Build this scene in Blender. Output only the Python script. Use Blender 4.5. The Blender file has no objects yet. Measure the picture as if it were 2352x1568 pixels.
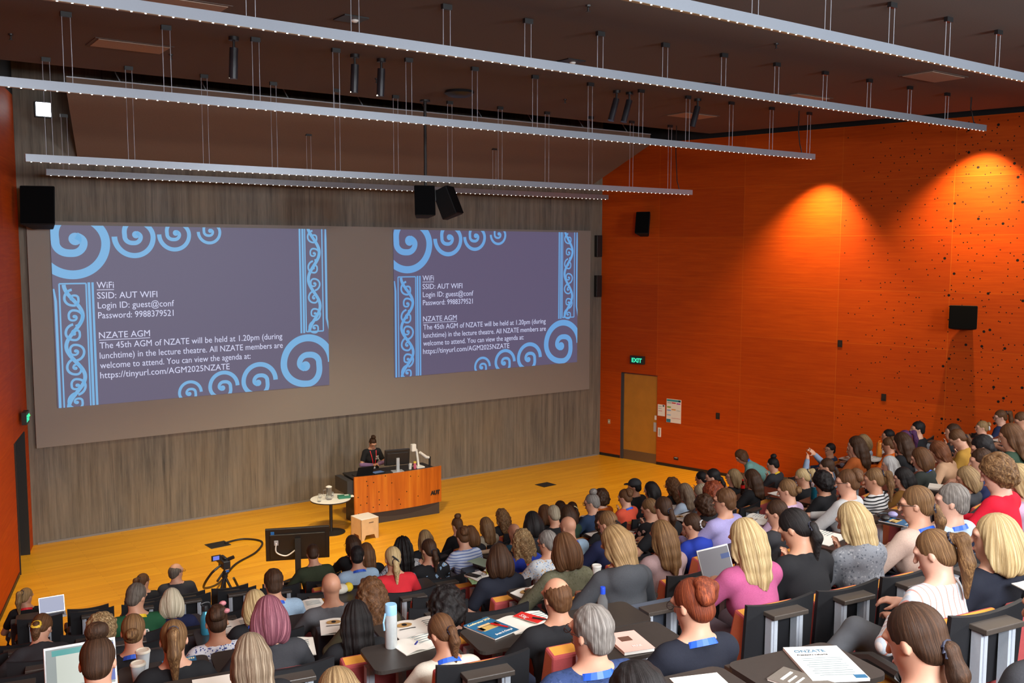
import bpy, bmesh, math, random
import numpy as np
from mathutils import Vector, Matrix
SC = bpy.context.scene; COL = SC.collection
rnd = random.Random(7)
R = math.radians
# ------------------------------------------------------------------ camera
cam = bpy.data.cameras.new('camera'); cam.sensor_width = 36.0; cam.lens = 2191.26/2352*36.0; cam.clip_end = 200
camo = bpy.data.objects.new('camera', cam); COL.objects.link(camo); SC.camera = camo
RR, UU, FF = (0.8141,-0.5808,0.0020), (0.0535,0.0784,0.9955), (0.5783,0.8103,-0.0949)
camo.matrix_world = Matrix(((RR[0],UU[0],-FF[0],0),(RR[1],UU[1],-FF[1],0),(RR[2],UU[2],-FF[2],6.0),(0,0,0,1)))
# ------------------------------------------------------------------ colour management, world
SC.view_settings.view_transform = 'Standard'; SC.view_settings.look = 'None'
SC.view_settings.gamma = 1.0; SC.view_settings.use_curve_mapping = False; SC.view_settings.exposure = 0.0
W = bpy.data.worlds.new('world'); SC.world = W; W.use_nodes = True
W.node_tree.nodes['Background'].inputs[0].default_value = (.9,.85,.8,1)
W.node_tree.nodes['Background'].inputs[1].default_value = 0.0
# ------------------------------------------------------------------ lamps of the room, and added unseen fills
def area(name, loc, sx, sy, power, col=(1,.93,.85), rot=(0,0,0), spread=math.pi):
    l = bpy.data.lights.new(name, 'AREA'); l.shape = 'RECTANGLE'; l.size = sx; l.size_y = sy; l.energy = power; l.color = col; l.spread = spread
    o = bpy.data.objects.new(name, l); o.location = loc; o.rotation_euler = rot; COL.objects.link(o); return o
def spot(name, loc, target, power, angle, col=(1,.8,.55), blend=.4, rad=.05):
    l = bpy.data.lights.new(name, 'SPOT'); l.energy = power; l.color = col; l.spot_size = R(angle); l.spot_blend = blend; l.shadow_soft_size = rad
    o = bpy.data.objects.new(name, l); o.location = loc
    o.rotation_euler = (Vector(target)-Vector(loc)).to_track_quat('-Z','Y').to_euler(); COL.objects.link(o); return o
# the suspended lines of light (two unseen fill strips, with no bars, are added out of frame)
BARS = [(6.9,8.40,1.6,18.4),(10.1,8.40,1.0,18.6),(13.2,8.02,1.0,17.42),(16.45,7.40,2.54,17.07),(19.65,7.43,3.37,17.19)]
ADDED_STRIPS = [(3.6,8.4,.4,19.0),(.4,8.5,-.8,19.0)]
for (y,z,x0,x1),p in zip(BARS,(420,430,560,420,180)):
    area('bar_or_fill_light',((x0+x1)/2,y,z-.052),x1-x0-.1,.02,p)
for y,z,x0,x1 in ADDED_STRIPS:
    area('bar_or_fill_light',((x0+x1)/2,y,z-.052),x1-x0-.1,.03,430)  # unseen fill strip added to light the audience; no bar hangs here
for x,y,a in ((2.5,-1.8,-8),(12.0,-1.8,14)):                                 # unseen area fills added behind the camera in place of its flash
    area('added_flash_fill',(x,y,7.0),3.6,1.4,900,(.92,.96,1),(R(88),0,R(a)),R(150))
# ------------------------------------------------------------------ materials
MATS = {}
class NT:
    def __init__(s, name):
        s.m = bpy.data.materials.new(name); s.m.use_nodes = True; s.t = s.m.node_tree; s.b = s.t.nodes['Principled BSDF']
    def n(s, typ, **kw):
        nd = s.t.nodes.new(typ)
        for k,v in kw.items():
            if k.startswith('i_'): nd.inputs[int(k[2:]) if k[2:].isdigit() else k[2:]].default_value = v
            else: setattr(nd,k,v)
        return nd
    def l(s,a,ai,b,bi): s.t.links.new(a.outputs[ai], b.inputs[bi])
    def math(s,op,a,b=None,c=None):
        nd = s.n('ShaderNodeMath',operation=op)
        for i,v in enumerate((a,b,c)):
            if v is None: continue
            if isinstance(v,(int,float)): nd.inputs[i].default_value = v
            else: s.t.links.new(v,nd.inputs[i])
        return nd.outputs[0]
    def mix(s,f,a,b,typ='MIX'):
        nd = s.n('ShaderNodeMix',data_type='RGBA',blend_type=typ)
        for i,v in ((0,f),(6,a),(7,b)):
            if isinstance(v,(int,float)): nd.inputs[i].default_value = v
            elif isinstance(v,tuple): nd.inputs[i].default_value = v if len(v)==4 else v+(1,)
            else: s.t.links.new(v,nd.inputs[i])
        return nd.outputs[2]
    def ramp(s,f,*stops):
        nd = s.n('ShaderNodeValToRGB'); e = nd.color_ramp.elements
        while len(e)<len(stops): e.new(.5)
        for el,(p,c) in zip(e,stops): el.position = p; el.color = tuple(c)+(1,) if len(c)==3 else c
        s.t.links.new(f,nd.inputs[0]); return nd.outputs[0]
    def coord(s,scale=(1,1,1),loc=(0,0,0)):
        tc = s.n('ShaderNodeTexCoord'); mp = s.n('ShaderNodeMapping'); mp.inputs['Scale'].default_value = scale; mp.inputs['Location'].default_value = loc
        s.l(tc,'Object',mp,0); return mp.outputs[0]
    def noise(s,vec,scale,detail=3,rough=.55):
        nd = s.n('ShaderNodeTexNoise'); nd.inputs['Scale'].default_value = scale; nd.inputs['Detail'].default_value = detail; nd.inputs['Roughness'].default_value = rough
        if vec is not None: s.t.links.new(vec,nd.inputs['Vector'])
        return nd.outputs['Fac']
    def base(s,c):
        if isinstance(c,tuple): s.b.inputs['Base Color'].default_value = c+(1,)
        else: s.t.links.new(c,s.b.inputs['Base Color'])
    def bump(s,h,st=.3,dist=.01):
        nd = s.n('ShaderNodeBump'); nd.inputs['Strength'].default_value = st; nd.inputs['Distance'].default_value = dist
        s.t.links.new(h,nd.inputs['Height']); s.t.links.new(nd.outputs[0],s.b.inputs['Normal'])
    def rough(s,v,metal=0,spec=None):
        s.b.inputs['Roughness'].default_value = v; s.b.inputs['Metallic'].default_value = metal
        if spec is not None: s.b.inputs['Specular IOR Level'].default_value = spec
def plain(name,c,rough=.5,metal=0,spec=None,var=.12,scale=40,bump=0):
    if name in MATS: return MATS[name]
    t = NT(name); f = t.noise(t.coord(),scale,3)
    a = tuple(x*(1-var) for x in c); b = tuple(min(1,x*(1+var)) for x in c)
    t.base(t.mix(f,a,b)); t.rough(rough,metal,spec)
    if bump: t.bump(f,bump,.003)
    MATS[name] = t.m; return t.m
def emit(name,c,st=1.0):
    if name in MATS: return MATS[name]
    t = NT(name); t.base((.02,.02,.02)); t.b.inputs['Emission Color'].default_value = tuple(c)+(1,); t.b.inputs['Emission Strength'].default_value = st
    MATS[name] = t.m; return t.m
def srgb(r,g,b):
    f = lambda v: v/12.92 if v<=.04045 else ((v+.055)/1.055)**2.4
    return tuple(f(v/255) for v in (r,g,b))
def glass(name,c=(.95,.97,.97),rough=.03):
    if name in MATS: return MATS[name]
    t = NT(name); t.base(c); t.rough(rough); t.b.inputs['Transmission Weight'].default_value = .92; t.b.inputs['IOR'].default_value = 1.3
    MATS[name] = t.m; return t.m
def m_concrete():
    t = NT('board_marked_concrete'); v = t.coord((5,1,.30)); n1 = t.noise(v,1.6,6,.7); n2 = t.noise(t.coord((1,1,.5)),.9,4,.6); n3 = t.noise(t.coord((22,1,.35)),1.5,4,.7)
    c = t.ramp(n1,(.3,srgb(66,65,63)),(.48,srgb(112,106,98)),(.62,srgb(132,125,115)),(.78,srgb(156,143,124)))
    c = t.mix(t.ramp(n2,(.35,(0,0,0)),(.7,(1,1,1))),c,t.mix(.5,c,srgb(146,128,104)))
    c = t.mix(t.ramp(n3,(.55,(0,0,0)),(.75,(.75,.75,.75))),c,srgb(50,48,46))
    vz = t.n('ShaderNodeSeparateXYZ'); t.t.links.new(t.coord(),vz.inputs[0])
    ln = t.math('LESS_THAN',t.math('FRACT',t.math('MULTIPLY',vz.outputs[0],5.2)),.05)
    c = t.mix(.22,c,(.05,.045,.04)); c = t.mix(t.math('MULTIPLY',ln,.18),c,srgb(45,43,42))
    t.base(c); t.rough(.85); t.bump(n1,.5,.02); return t.m
def m_wallwood(holes):
    t = NT('orange_stained_veneer'+('_holes' if holes else '')); sp = t.n('ShaderNodeSeparateXYZ'); t.t.links.new(t.coord(),sp.inputs[0]); x,z = sp.outputs[0],sp.outputs[2]
    cx = t.math('FLOOR',t.math('DIVIDE',t.math('SUBTRACT',x,1.92),2.555)); cz = t.math('FLOOR',t.math('DIVIDE',t.math('SUBTRACT',z,1.2),1.29))
    cb = t.n('ShaderNodeCombineXYZ'); t.t.links.new(cx,cb.inputs[0]); t.t.links.new(cz,cb.inputs[1])
    wn = t.n('ShaderNodeTexWhiteNoise',noise_dimensions='3D'); t.t.links.new(cb.outputs[0],wn.inputs['Vector'])
    g = t.noise(t.coord((.5,1,9)),2.2,5,.65); g2 = t.noise(t.coord((1.2,1,4)),.8,3)
    c = t.ramp(g,(.3,(.44,.054,.003)),(.55,(.56,.078,.004)),(.75,(.64,.105,.005)))
    c = t.mix(t.math('MULTIPLY',g2,.35),c,(.32,.035,.002))
    c = t.mix(t.math('MULTIPLY',wn.outputs[0],.45),c,(.30,.03,.003))
    fx = t.math('FRACT',t.math('DIVIDE',t.math('SUBTRACT',x,1.92),2.555)); fz = t.math('FRACT',t.math('DIVIDE',t.math('SUBTRACT',z,1.2),1.29))
    seam = t.math('MAXIMUM',t.math('LESS_THAN',fx,.005),t.math('LESS_THAN',fz,.008))
    c = t.mix(t.math('MULTIPLY',seam,.5),c,(.6,.14,.012))
    if holes:
        for sc,r0,xs,dens in ((6.2,.085,7.3,.34),(2.5,.075,9.6,.48)):
            vo = t.n('ShaderNodeTexVoronoi',voronoi_dimensions='2D'); vo.inputs['Scale'].default_value = sc; vo.inputs['Randomness'].default_value = 1.0
            cv = t.n('ShaderNodeCombineXYZ'); t.t.links.new(x,cv.inputs[0]); t.t.links.new(z,cv.inputs[1]); t.t.links.new(cv.outputs[0],vo.inputs['Vector'])
            keep = t.math('GREATER_THAN',t.math('ADD',vo.outputs['Color'],t.math('MULTIPLY',t.math('MINIMUM',t.math('SUBTRACT',x,xs),3.0),.07)),1-dens)
            hole = t.math('MULTIPLY',t.math('LESS_THAN',vo.outputs['Distance'],r0),t.math('MULTIPLY',keep,t.math('GREATER_THAN',x,xs-.2)))
            c = t.mix(hole,c,(.012,.008,.007))
    t.base(c); t.rough(.6,0,.15); t.bump(g,.08,.003); return t.m
def m_stage():
    t = NT('golden_strip_floor'); br = t.n('ShaderNodeTexBrick'); t.t.links.new(t.coord(),br.inputs['Vector'])
    br.inputs['Scale'].default_value = 1; br.inputs['Brick Width'].default_value = 1.9; br.inputs['Row Height'].default_value = .085; br.inputs['Mortar Size'].default_value = .0025
    br.inputs['Color1'].default_value = (.72,.33,.012,1); br.inputs['Color2'].default_value = (.86,.44,.022,1); br.inputs['Mortar'].default_value = (.48,.2,.008,1)
    n = t.noise(t.coord((1,22,1)),1.3,4); c = t.mix(t.math('MULTIPLY',n,.45),br.outputs[0],(.62,.26,.006))
    t.base(c); t.rough(.38,0,.4); return t.m
def m_fabric(name,c,kind='plain',c2=None,c3=None):
    key = 'fabric_'+name
    if key in MATS: return MATS[key]
    t = NT(key); v = t.coord(); f = t.noise(v,160,2); g = t.noise(v,9,3)
    col = t.mix(f,tuple(x*.78 for x in c),tuple(min(1,x*1.2) for x in c))
    if kind in('stripeV','stripeH'):
        sp = t.n('ShaderNodeSeparateXYZ'); t.t.links.new(v,sp.inputs[0]); ax = sp.outputs[0] if kind=='stripeV' else sp.outputs[2]
        s = t.math('FRACT',t.math('MULTIPLY',ax,52 if kind=='stripeV' else 30)); col = t.mix(t.math('GREATER_THAN',s,.62),col,c2)
        if c3: col = t.mix(t.math('GREATER_THAN',t.math('FRACT',t.math('MULTIPLY',ax,26 if kind=='stripeV' else 15)),.82),col,c3)
    elif kind in('floral','speckle','tiger'):
        sc = {'floral':15,'speckle':60,'tiger':22}[kind]
        vo = t.n('ShaderNodeTexVoronoi'); vo.inputs['Scale'].default_value = sc
        wv = t.n('ShaderNodeVectorMath',operation='ADD'); ns = t.n('ShaderNodeTexNoise'); ns.inputs['Scale'].default_value = sc*1.4; t.t.links.new(v,ns.inputs['Vector'])
        sv = t.n('ShaderNodeVectorMath',operation='SCALE'); sv.inputs['Scale'].default_value = .05 if kind=='floral' else .02; t.l(ns,'Color',sv,0)
        t.t.links.new(v,wv.inputs[0]); t.l(sv,0,wv,1); t.l(wv,0,vo,'Vector')
        sp = t.n('ShaderNodeSeparateXYZ'); t.l(vo,'Color',sp,0)
        m = t.math('MULTIPLY',t.math('LESS_THAN',vo.outputs['Distance'],.42),t.math('GREATER_THAN',sp.outputs[0],.42))
        pc = t.mix(t.math('GREATER_THAN',sp.outputs[1],.5),c2,c3 or c2); col = t.mix(m,col,pc)
        if kind=='floral': col = t.mix(t.math('MULTIPLY',t.math('LESS_THAN',vo.outputs['Distance'],.14),t.math('GREATER_THAN',sp.outputs[0],.42)),col,(.75,.6,.35))
    t.base(t.mix(t.math('MULTIPLY',g,.3),col,(.01,.01,.012))); t.rough(.88,0,.2); t.bump(f,.25,.002)
    MATS[key] = t.m; return t.m
def m_hair(name,c1,c2,curl=False,tail=False):
    key = 'hair_'+name+('_curl' if curl else '')+('_tail' if tail else '')
    if key in MATS: return MATS[key]
    t = NT(key); sp = t.n('ShaderNodeSeparateXYZ'); t.t.links.new(t.coord(),sp.inputs[0])
    an = t.math('ARCTAN2',sp.outputs[0],t.math('MULTIPLY',sp.outputs[1],-1)); cb = t.n('ShaderNodeCombineXYZ')
    t.t.links.new(t.math('MULTIPLY',an,30 if not curl else 12),cb.inputs[0]); t.t.links.new(t.math('MULTIPLY',sp.outputs[2],4 if not curl else 60),cb.inputs[1])
    if tail: cb = t.n('ShaderNodeMapping'); cb.inputs['Scale'].default_value = (130,130,9); t.l(t.n('ShaderNodeTexCoord'),'Object',cb,0)
    n = t.noise(cb.outputs[0],1.0 if not curl else 1.1,6,.75); n2 = t.noise(cb.outputs[0],.23 if not curl else .5,2)
    c = t.ramp(n,(.36,tuple(x*.3 for x in c1)),(.48,c1),(.64,c2))
    c = t.mix(t.ramp(n2,(.40,(0,0,0)),(.62,(.8,.8,.8))),c,tuple(x*.55 for x in c1))
    t.base(c); t.rough(.5,0,.16); t.bump(n,.6,.005); MATS[key] = t.m; return t.m
def m_skin(i):
    key = 'skin_%d'%i
    if key in MATS: return MATS[key]
    c = [(.52,.275,.185),(.48,.245,.155),(.43,.21,.13),(.34,.16,.095),(.55,.31,.225)][i]
    t = NT(key); f = t.noise(t.coord(),14,3); t.base(t.mix(f,tuple(x*.86 for x in c),tuple(min(1,x*1.1) for x in c))); t.rough(.5,0,.35)
    t.b.inputs['Subsurface Weight'].default_value = 0.0; MATS[key] = t.m; return t.m
BLK = plain('black_plastic',(.012,.012,.013),.45)
LAM = plain('dark_laminate',(.035,.028,.024),.42,var=.2)
ALU = plain('brushed_aluminium',(.50,.54,.60),.38,.25,var=.08,scale=90)
WHT = plain('white_satin',(.78,.77,.74),.5,var=.04)
PAPER = plain('white_paper',(.80,.77,.70),.8,var=.04,scale=12)
DARK = plain('void_black',(.004,.004,.006),.9)
CHR = plain('chrome',(.7,.7,.7),.2,1.0)
# ------------------------------------------------------------------ mesh helpers
class MB:
    def __init__(s): s.v=[]; s.f=[]; s.mi=[]
    def add(s,vs,fs,mi=0):
        o=len(s.v); s.v+= [tuple(p) for p in vs]; s.f+=[tuple(i+o for i in f) for f in fs]; s.mi+=[mi]*len(fs); return s
    def box(s,c,d,rz=0,mi=0,rx=0):
        M = Matrix.Rotation(rz,3,'Z')@Matrix.Rotation(rx,3,'X'); c=Vector(c)
        vs=[c+M@Vector((x*d[0]/2,y*d[1]/2,z*d[2]/2)) for z in(-1,1) for x,y in((-1,-1),(1,-1),(1,1),(-1,1))]
        return s.add(vs,[(3,2,1,0),(4,5,6,7),(0,1,5,4),(1,2,6,5),(2,3,7,6),(3,0,4,7)],mi)
    def prism(s,pts,z0,z1,mi=0,M=None):
        n=len(pts); M=M or Matrix.Identity(4)
        vs=[M@Vector((x,y,z)) for z in(z0,z1) for x,y in pts]
        return s.add(vs,[tuple(range(n))[::-1],tuple(range(n,2*n))]+[(i,(i+1)%n,n+(i+1)%n,n+i) for i in range(n)],mi)
    def tube(s,pts,r,n=8,mi=0,cap=True):
        pts=[Vector(p) for p in pts]; rs = r if isinstance(r,(list,tuple)) else [r]*len(pts); vs=[]; up=Vector((0,0,1))
        for i,p in enumerate(pts):
            d=(pts[min(i+1,len(pts)-1)]-pts[max(i-1,0)]).normalized(); a=d.cross(up if abs(d.z)<.95 else Vector((0,1,0))).normalized(); b=d.cross(a)
            vs+=[p+(a*math.cos(t)+b*math.sin(t))*rs[i] for t in [2*math.pi*k/n for k in range(n)]]
        fs=[(i*n+k,i*n+(k+1)%n,(i+1)*n+(k+1)%n,(i+1)*n+k) for i in range(len(pts)-1) for k in range(n)]
        if cap: fs+=[tuple(range(n))[::-1],tuple(range((len(pts)-1)*n,len(pts)*n))]
        return s.add(vs,fs,mi)
    def lathe(s,prof,c=(0,0,0),n=20,mi=0):
        c=Vector(c); vs=[c+Vector((r*math.cos(2*math.pi*k/n),r*math.sin(2*math.pi*k/n),z)) for r,z in prof for k in range(n)]; m=len(prof)
        return s.add(vs,[(i*n+k,i*n+(k+1)%n,(i+1)*n+(k+1)%n,(i+1)*n+k) for i in range(m-1) for k in range(n)]+[tuple(range(n))[::-1],tuple(range((m-1)*n,m*n))],mi)
    def ball(s,c,r,n=12,mi=0):
        rr = r if isinstance(r,(tuple,list)) else (r,r,r); c=Vector(c); m=n//2
        vs=[c+Vector((rr[0]*math.sin(math.pi*i/m)*math.cos(2*math.pi*k/n),rr[1]*math.sin(math.pi*i/m)*math.sin(2*math.pi*k/n),rr[2]*math.cos(math.pi*i/m))) for i in range(m+1) for k in range(n)]
        return s.add(vs,[(i*n+k,(i+1)*n+k,(i+1)*n+(k+1)%n,i*n+(k+1)%n) for i in range(m) for k in range(n)],mi)
    def mesh(s,name,mats,smooth=False,bevel=0):
        me=bpy.data.meshes.new(name); me.from_pydata(s.v,[],s.f); me.validate()
        for m in (mats if isinstance(mats,(list,tuple)) else [mats]): me.materials.append(m)
        if len(me.polygons)==len(s.mi): me.polygons.foreach_set('material_index',s.mi)
        bm=bmesh.new(); bm.from_mesh(me); bmesh.ops.remove_doubles(bm,verts=bm.verts,dist=1e-5)
        if bevel: bmesh.ops.bevel(bm,geom=[e for e in bm.edges if len(e.link_faces)==2 and e.calc_face_angle(0)>.5],offset=bevel,segments=2,affect='EDGES',profile=.5)
        bmesh.ops.recalc_face_normals(bm,faces=bm.faces); bm.to_mesh(me); bm.free()
        if smooth:
            me.polygons.foreach_set('use_smooth',[True]*len(me.polygons))
            try: me.set_sharp_from_angle(angle=R(40))
            except Exception: pass
        return me
def link(name,me,parent=None,loc=(0,0,0),rot=(0,0,0),sc=None):
    o=bpy.data.objects.new(name,me); COL.objects.link(o); o.parent=parent; o.location=loc; o.rotation_euler=rot
    if sc: o.scale=(sc,sc,sc) if isinstance(sc,(int,float)) else sc
    return o
def tag(o,label,cat,group=None):
    o['label']=label; o['category']=cat
    if group: o['group']=group
    return o
def thing(name,label,cat,loc=(0,0,0),rz=0,group=None,sc=None):
    o=link(name,None,None,loc,(0,0,rz),sc); o.empty_display_size=.1; return tag(o,label,cat,group)
def struct(name,me,loc=(0,0,0),rot=(0,0,0),parent=None):
    o=link(name,me,parent,loc,rot)
    if parent is None: o['kind']='structure'
    return o
def text_mesh(body,size,mat,depth=.001,align='LEFT',width=None,spacing=1.0,bold=0):
    f=bpy.data.curves.new('txt','FONT'); f.body=body; f.size=size; f.extrude=depth/2; f.align_x=align; f.space_character=spacing; f.resolution_u=3; f.offset=bold
    o=bpy.data.objects.new('txt',f); COL.objects.link(o); dg=bpy.context.evaluated_depsgraph_get()
    me=bpy.data.meshes.new_from_object(o.evaluated_get(dg)); bpy.data.objects.remove(o); bpy.data.curves.remove(f)
    me.materials.clear(); me.materials.append(mat)
    if width:
        xs=[v.co.x for v in me.vertices]; k=width/max(1e-6,max(xs)-min(xs)); x0=min(xs)
        for v in me.vertices: v.co.x=(v.co.x-(x0 if align=='LEFT' else 0))*k
    return me
# ------------------------------------------------------------------ geometry of the hall
YB = [13.4,12.6,11.75,10.85,9.95,9.05,8.15,7.25,6.4,5.5,4.5,3.5,2.15,.75]   # rear of the seat backs, row by row from the stage
def bend(x): return .2*math.sqrt((x-6.8)**2+2.25)-.3
def FZ(k): return max(0.0,.285*(13.45-YB[k]))
def face(x): return math.atan(-.2*(x-6.8)/math.sqrt((x-6.8)**2+2.25))         # clockwise turn of the seats towards the middle
def XL(y): return 3.08-math.tan(R(15.58))*(21.1-y)
def XR(y): return 18.25+math.tan(R(13.727))*(21.1-y)
RW = ((18.25,21.1,0),R(-76.273)); LW = ((3.08,21.1,0),R(-105.58))
def onR(x,z,y=0):                                                             # point on the right wall, y<0 is into the room
    d=Vector((math.sin(R(13.727)),-math.cos(R(13.727)),0)); n=Vector((math.cos(R(13.727)),math.sin(R(13.727)),0))
    return Vector(RW[0])+d*x+n*y+Vector((0,0,z))
conc=m_concrete(); wood=m_wallwood(True); stage=m_stage()
ceilm=plain('dark_brown_ceiling',(.105,.075,.061),.9,var=.25,scale=60,bump=.1)
carpet=plain('charcoal_carpet',(.022,.021,.023),.95,var=.3,scale=120)
struct('wall_front',MB().box((0,.15,5.2),(17.6,.3,10.4)).mesh('wall_front',conc),(10.7,21.1,0))
m=MB(); L=23.9
m.box((.365,.1,4.475),(.73,.2,8.95)).box((1.34,.1,5.725),(1.22,.2,6.45)).box(((1.95+L)/2,.1,4.475),(L-1.95,.2,8.95))
struct('wall_right',m.mesh('wall_right',wood),RW[0],(0,0,RW[1]))
struct('wall_right_upper',MB().box((L/2,.1,9.7),(L,.2,1.5)).mesh('wall_right_upper',DARK),RW[0],(0,0,RW[1]))
m=MB(); m.box((.3,-.1,4.5),(.6,.2,9)).box((1.25,-.1,5.73),(1.3,.2,6.54)).box(((1.9+24.2)/2,-.1,4.5),(22.3,.2,9))
struct('wall_left',m.mesh('wall_left',wood),LW[0],(0,0,LW[1]))
struct('wall_left_upper',MB().box((12.1,-.1,9.7),(24.2,.2,1.4)).mesh('wall_left_upper',DARK),LW[0],(0,0,LW[1]))
struct('wall_back',MB().box((10.5,-2.1,5.2),(28,.2,10.4)).mesh('wall_back',plain('back_wall_brown',(.2,.09,.05),.7)))
struct('baseboard_right',MB().box((.36,-.006,.04),(.72,.012,.08)).box(((1.96+L)/2,-.006,.04),(L-1.96,.012,.08)).mesh('baseboard_right',BLK),RW[0],(0,0,RW[1]))
struct('baseboard_left',MB().box(((1.96+24)/2,.006,.04),(22,.012,.08)).mesh('baseboard_left',BLK),LW[0],(0,0,LW[1]))
struct('baseboard_front',MB().box((10.66,21.09,.02),(15.0,.02,.04)).mesh('baseboard_front',plain('grey_strip',(.2,.19,.19),.6)))
yb=-2.0
struct('floor',MB().add([(XL(21.1)-e,21.1,h) if i==0 else (XR(21.1)+e,21.1,h) if i==1 else (XR(yb)+e,yb,h) if i==2 else (XL(yb)-e,yb,h) for h in(0,-.2) for i in range(4) for e in(.45,)],[(0,1,2,3),(7,6,5,4),(0,4,5,1),(1,5,6,2),(2,6,7,3),(3,7,4,0)]).mesh('floor',stage))
for k in range(1,14):
    def edge(kk):
        if kk>13: return [(XL(yb)+(XR(yb)-XL(yb))*i/20,yb) for i in range(21)]
        a=[]
        xl,xr=XL(YB[kk]+1.6),XR(YB[kk]+2.4)
        for i in range(21):
            x=xl+(xr-xl)*i/20; a.append((x,YB[kk]+bend(x)+.60))
        return a
    f,b=edge(k),edge(k+1)
    struct('floor_tier',MB().prism(b+f[::-1],.0,FZ(k)).mesh('floor_tier',carpet))
gap=.95
struct('ceiling',MB().prism([(XL(yb),yb),(XR(yb)-gap,yb),(XR(17.05)-gap,17.05),(XL(17.05),17.05)],8.95,9.1).mesh('ceiling',ceilm))
struct('ceiling_void',MB().box((10.5,9.7,10.45),(29,24,.1)).mesh('ceiling_void',DARK))
# acoustic reflector above the screen
m=MB(); a,b=[(3.66,19.0),(18.1,19.0)],[(4.19,20.95),(17.64,20.95)]
m.add([(3.66,19,8.83),(18.1,19,8.83),(17.64,20.95,7.80),(4.19,20.95,7.80),(3.66,19,9.1),(18.1,19,9.1),(17.64,20.95,7.9),(4.19,20.95,7.9)],[(3,2,1,0),(4,5,6,7),(0,1,5,4),(1,2,6,5),(2,3,7,6),(3,0,4,7)])
t=thing('acoustic_reflector','wide dark brown sloping reflector panel hung above the projection screen','ceiling panel')
link('panel',m.mesh('reflector_panel',plain('reflector_brown',(.17,.11,.08),.9,var=.2,scale=60)),t)
link('top_trim',MB().box((10.88,18.99,9.105),(14.44,.03,.02)).mesh('trim',ALU),t)
for x in (4.6,6.2,7.9,9.6,11.2,12.7,14.2,15.8,17.3): link('hanger_rod',MB().tube([(x,19.02,9.1),(x-.12,19.3,9.55)],.012,6).mesh('hanger_rod',ALU),t)
# doors
dm=plain('oak_door',(.46,.19,.022),.4,var=.2,scale=3); frm=plain('dark_door_frame',(.05,.05,.055),.5)
d=struct('door_1',MB().box((1.385,.06,1.255),(1.13,.05,2.50)).mesh('door',dm),RW[0],(0,0,RW[1]))
struct('door_frame',MB().box((.775,.05,1.26),(.09,.1,2.52)).box((1.35,.10,2.51),(1.22,.2,.03)).mesh('door_frame',frm),parent=d)
struct('kick_plate',MB().box((1.385,.03,.14),(1.11,.01,.27)).mesh('kick_plate',plain('kick_plate_metal',(.25,.2,.15),.35,.8)),parent=d)
struct('push_plate',MB().box((1.88,.03,1.05),(.09,.012,.26)).mesh('push_plate',ALU),parent=d)
struct('lock',MB().box((1.9,.03,1.32),(.07,.015,.12)).mesh('lock',WHT),parent=d)
d=struct('door_2',MB().box((1.25,-.17,1.23),(1.3,.05,2.46)).mesh('door2',frm),LW[0],(0,0,LW[1]))
struct('door_frame',MB().box((.62,-.08,1.23),(.04,.2,2.46)).box((1.88,-.08,1.23),(.04,.2,2.46)).mesh('door_frame2',BLK),parent=d)
# light bars
hous=plain('pale_blue_grey_housing',(.30,.335,.39),.35,.2,var=.03); led=emit('led_points',(1,.93,.8),16); und=plain('bar_underside_reflection',(.32,.22,.12),.5)  # brown of the bar underside is a reflection painted into its colour
canm=MB().box((0,0,-.03),(.13,.05,.06)).mesh('canopy',BLK); 
BL=['long hanging light bar crossing the top right corner of the ceiling','hanging light bar second from the camera end, brightest LED points','hanging light bar passing just in front of the ceiling edge','hanging light bar below the reflector, its right end over the orange wall','short hanging light bar closest to the concrete wall']
for i,(y,z,x0,x1) in enumerate(BARS):
    c=(x0+x1)/2; t=thing('light_bar',BL[i],'light',(c,y,z),0,'hanging LED light bars'); Lb=x1-x0
    link('housing',MB().box((0,0,.005),(Lb,.06,.115)).box((0,0,-.054),(Lb,.05,.004),mi=1).mesh('housing',[hous,und]),t)
    m=MB(); n=int(Lb/.135)
    for j in range(n): m.box((-Lb/2+.08+j*.135,-.022,-.058),(.016,.008,.005))
    link('led_strip',m.mesh('led_strip',led),t)
    top=8.95-z if i<4 else 8.52-z; xs=[x0+.35+1.22*j for j in range(20) if x0+.35+1.22*j<x1-.2][::1 if i<4 else 4]
    cab=MB().tube([(-.05,0,.06),(-.05,0,top-.05)],.004,5).mesh('cable',ALU)
    cab2=MB().tube([(.05,0,.06),(.05,0,top-.05)],.004,5).mesh('cable',ALU)
    for x in xs:
        link('canopy',canm,t,(x-c,0,top)); link('cable',cab,t,(x-c,0,0)); link('cable',cab2,t,(x-c,0,0))
    if 0<i<4: link('power_cable',MB().tube([(Lb/2-.55,0,top),(Lb/2-.56,0,top*.6),(Lb/2-.5,0,.25),(Lb/2-.42,0,.06)],.012,6).mesh('power_cable',BLK),t)
# ceiling fittings
SPOTS=[(4.75,13.34,0,'black spotlight alone near the left end of the ceiling'),(6.65,13.43,1,'black spotlight left of a close pair, straight down'),(7.13,13.49,2,'black spotlight right of a close pair, straight down'),(12.04,13.55,3,'black spotlight tilted left in the pair over the middle'),(12.36,13.55,4,'black spotlight on the right of the pair over the middle'),(13.96,13.34,5,'black spotlight beside the pale ceiling panel at the right')]
for x,y,i,lab in SPOTS:
    t=thing('ceiling_spotlight',lab,'light',(x,y,8.95),0,'black ceiling spotlights')
    a=.28 if i>2 else .03
    link('base',MB().lathe([(.07,-.05),(.07,0)],n=16).mesh('spot_base',BLK,True),t)
    link('arm',MB().tube([(0,0,-.05),(0,0,-.17)],.018,8).mesh('spot_arm',BLK),t)
    link('lamp_body',MB().tube([(0,0,-.15),(-math.sin(a)*.42,.02,-.15-math.cos(a)*.42)],.06,16).mesh('spot_body',plain('spot_black',(.02,.02,.025),.3),True),t)
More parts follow.
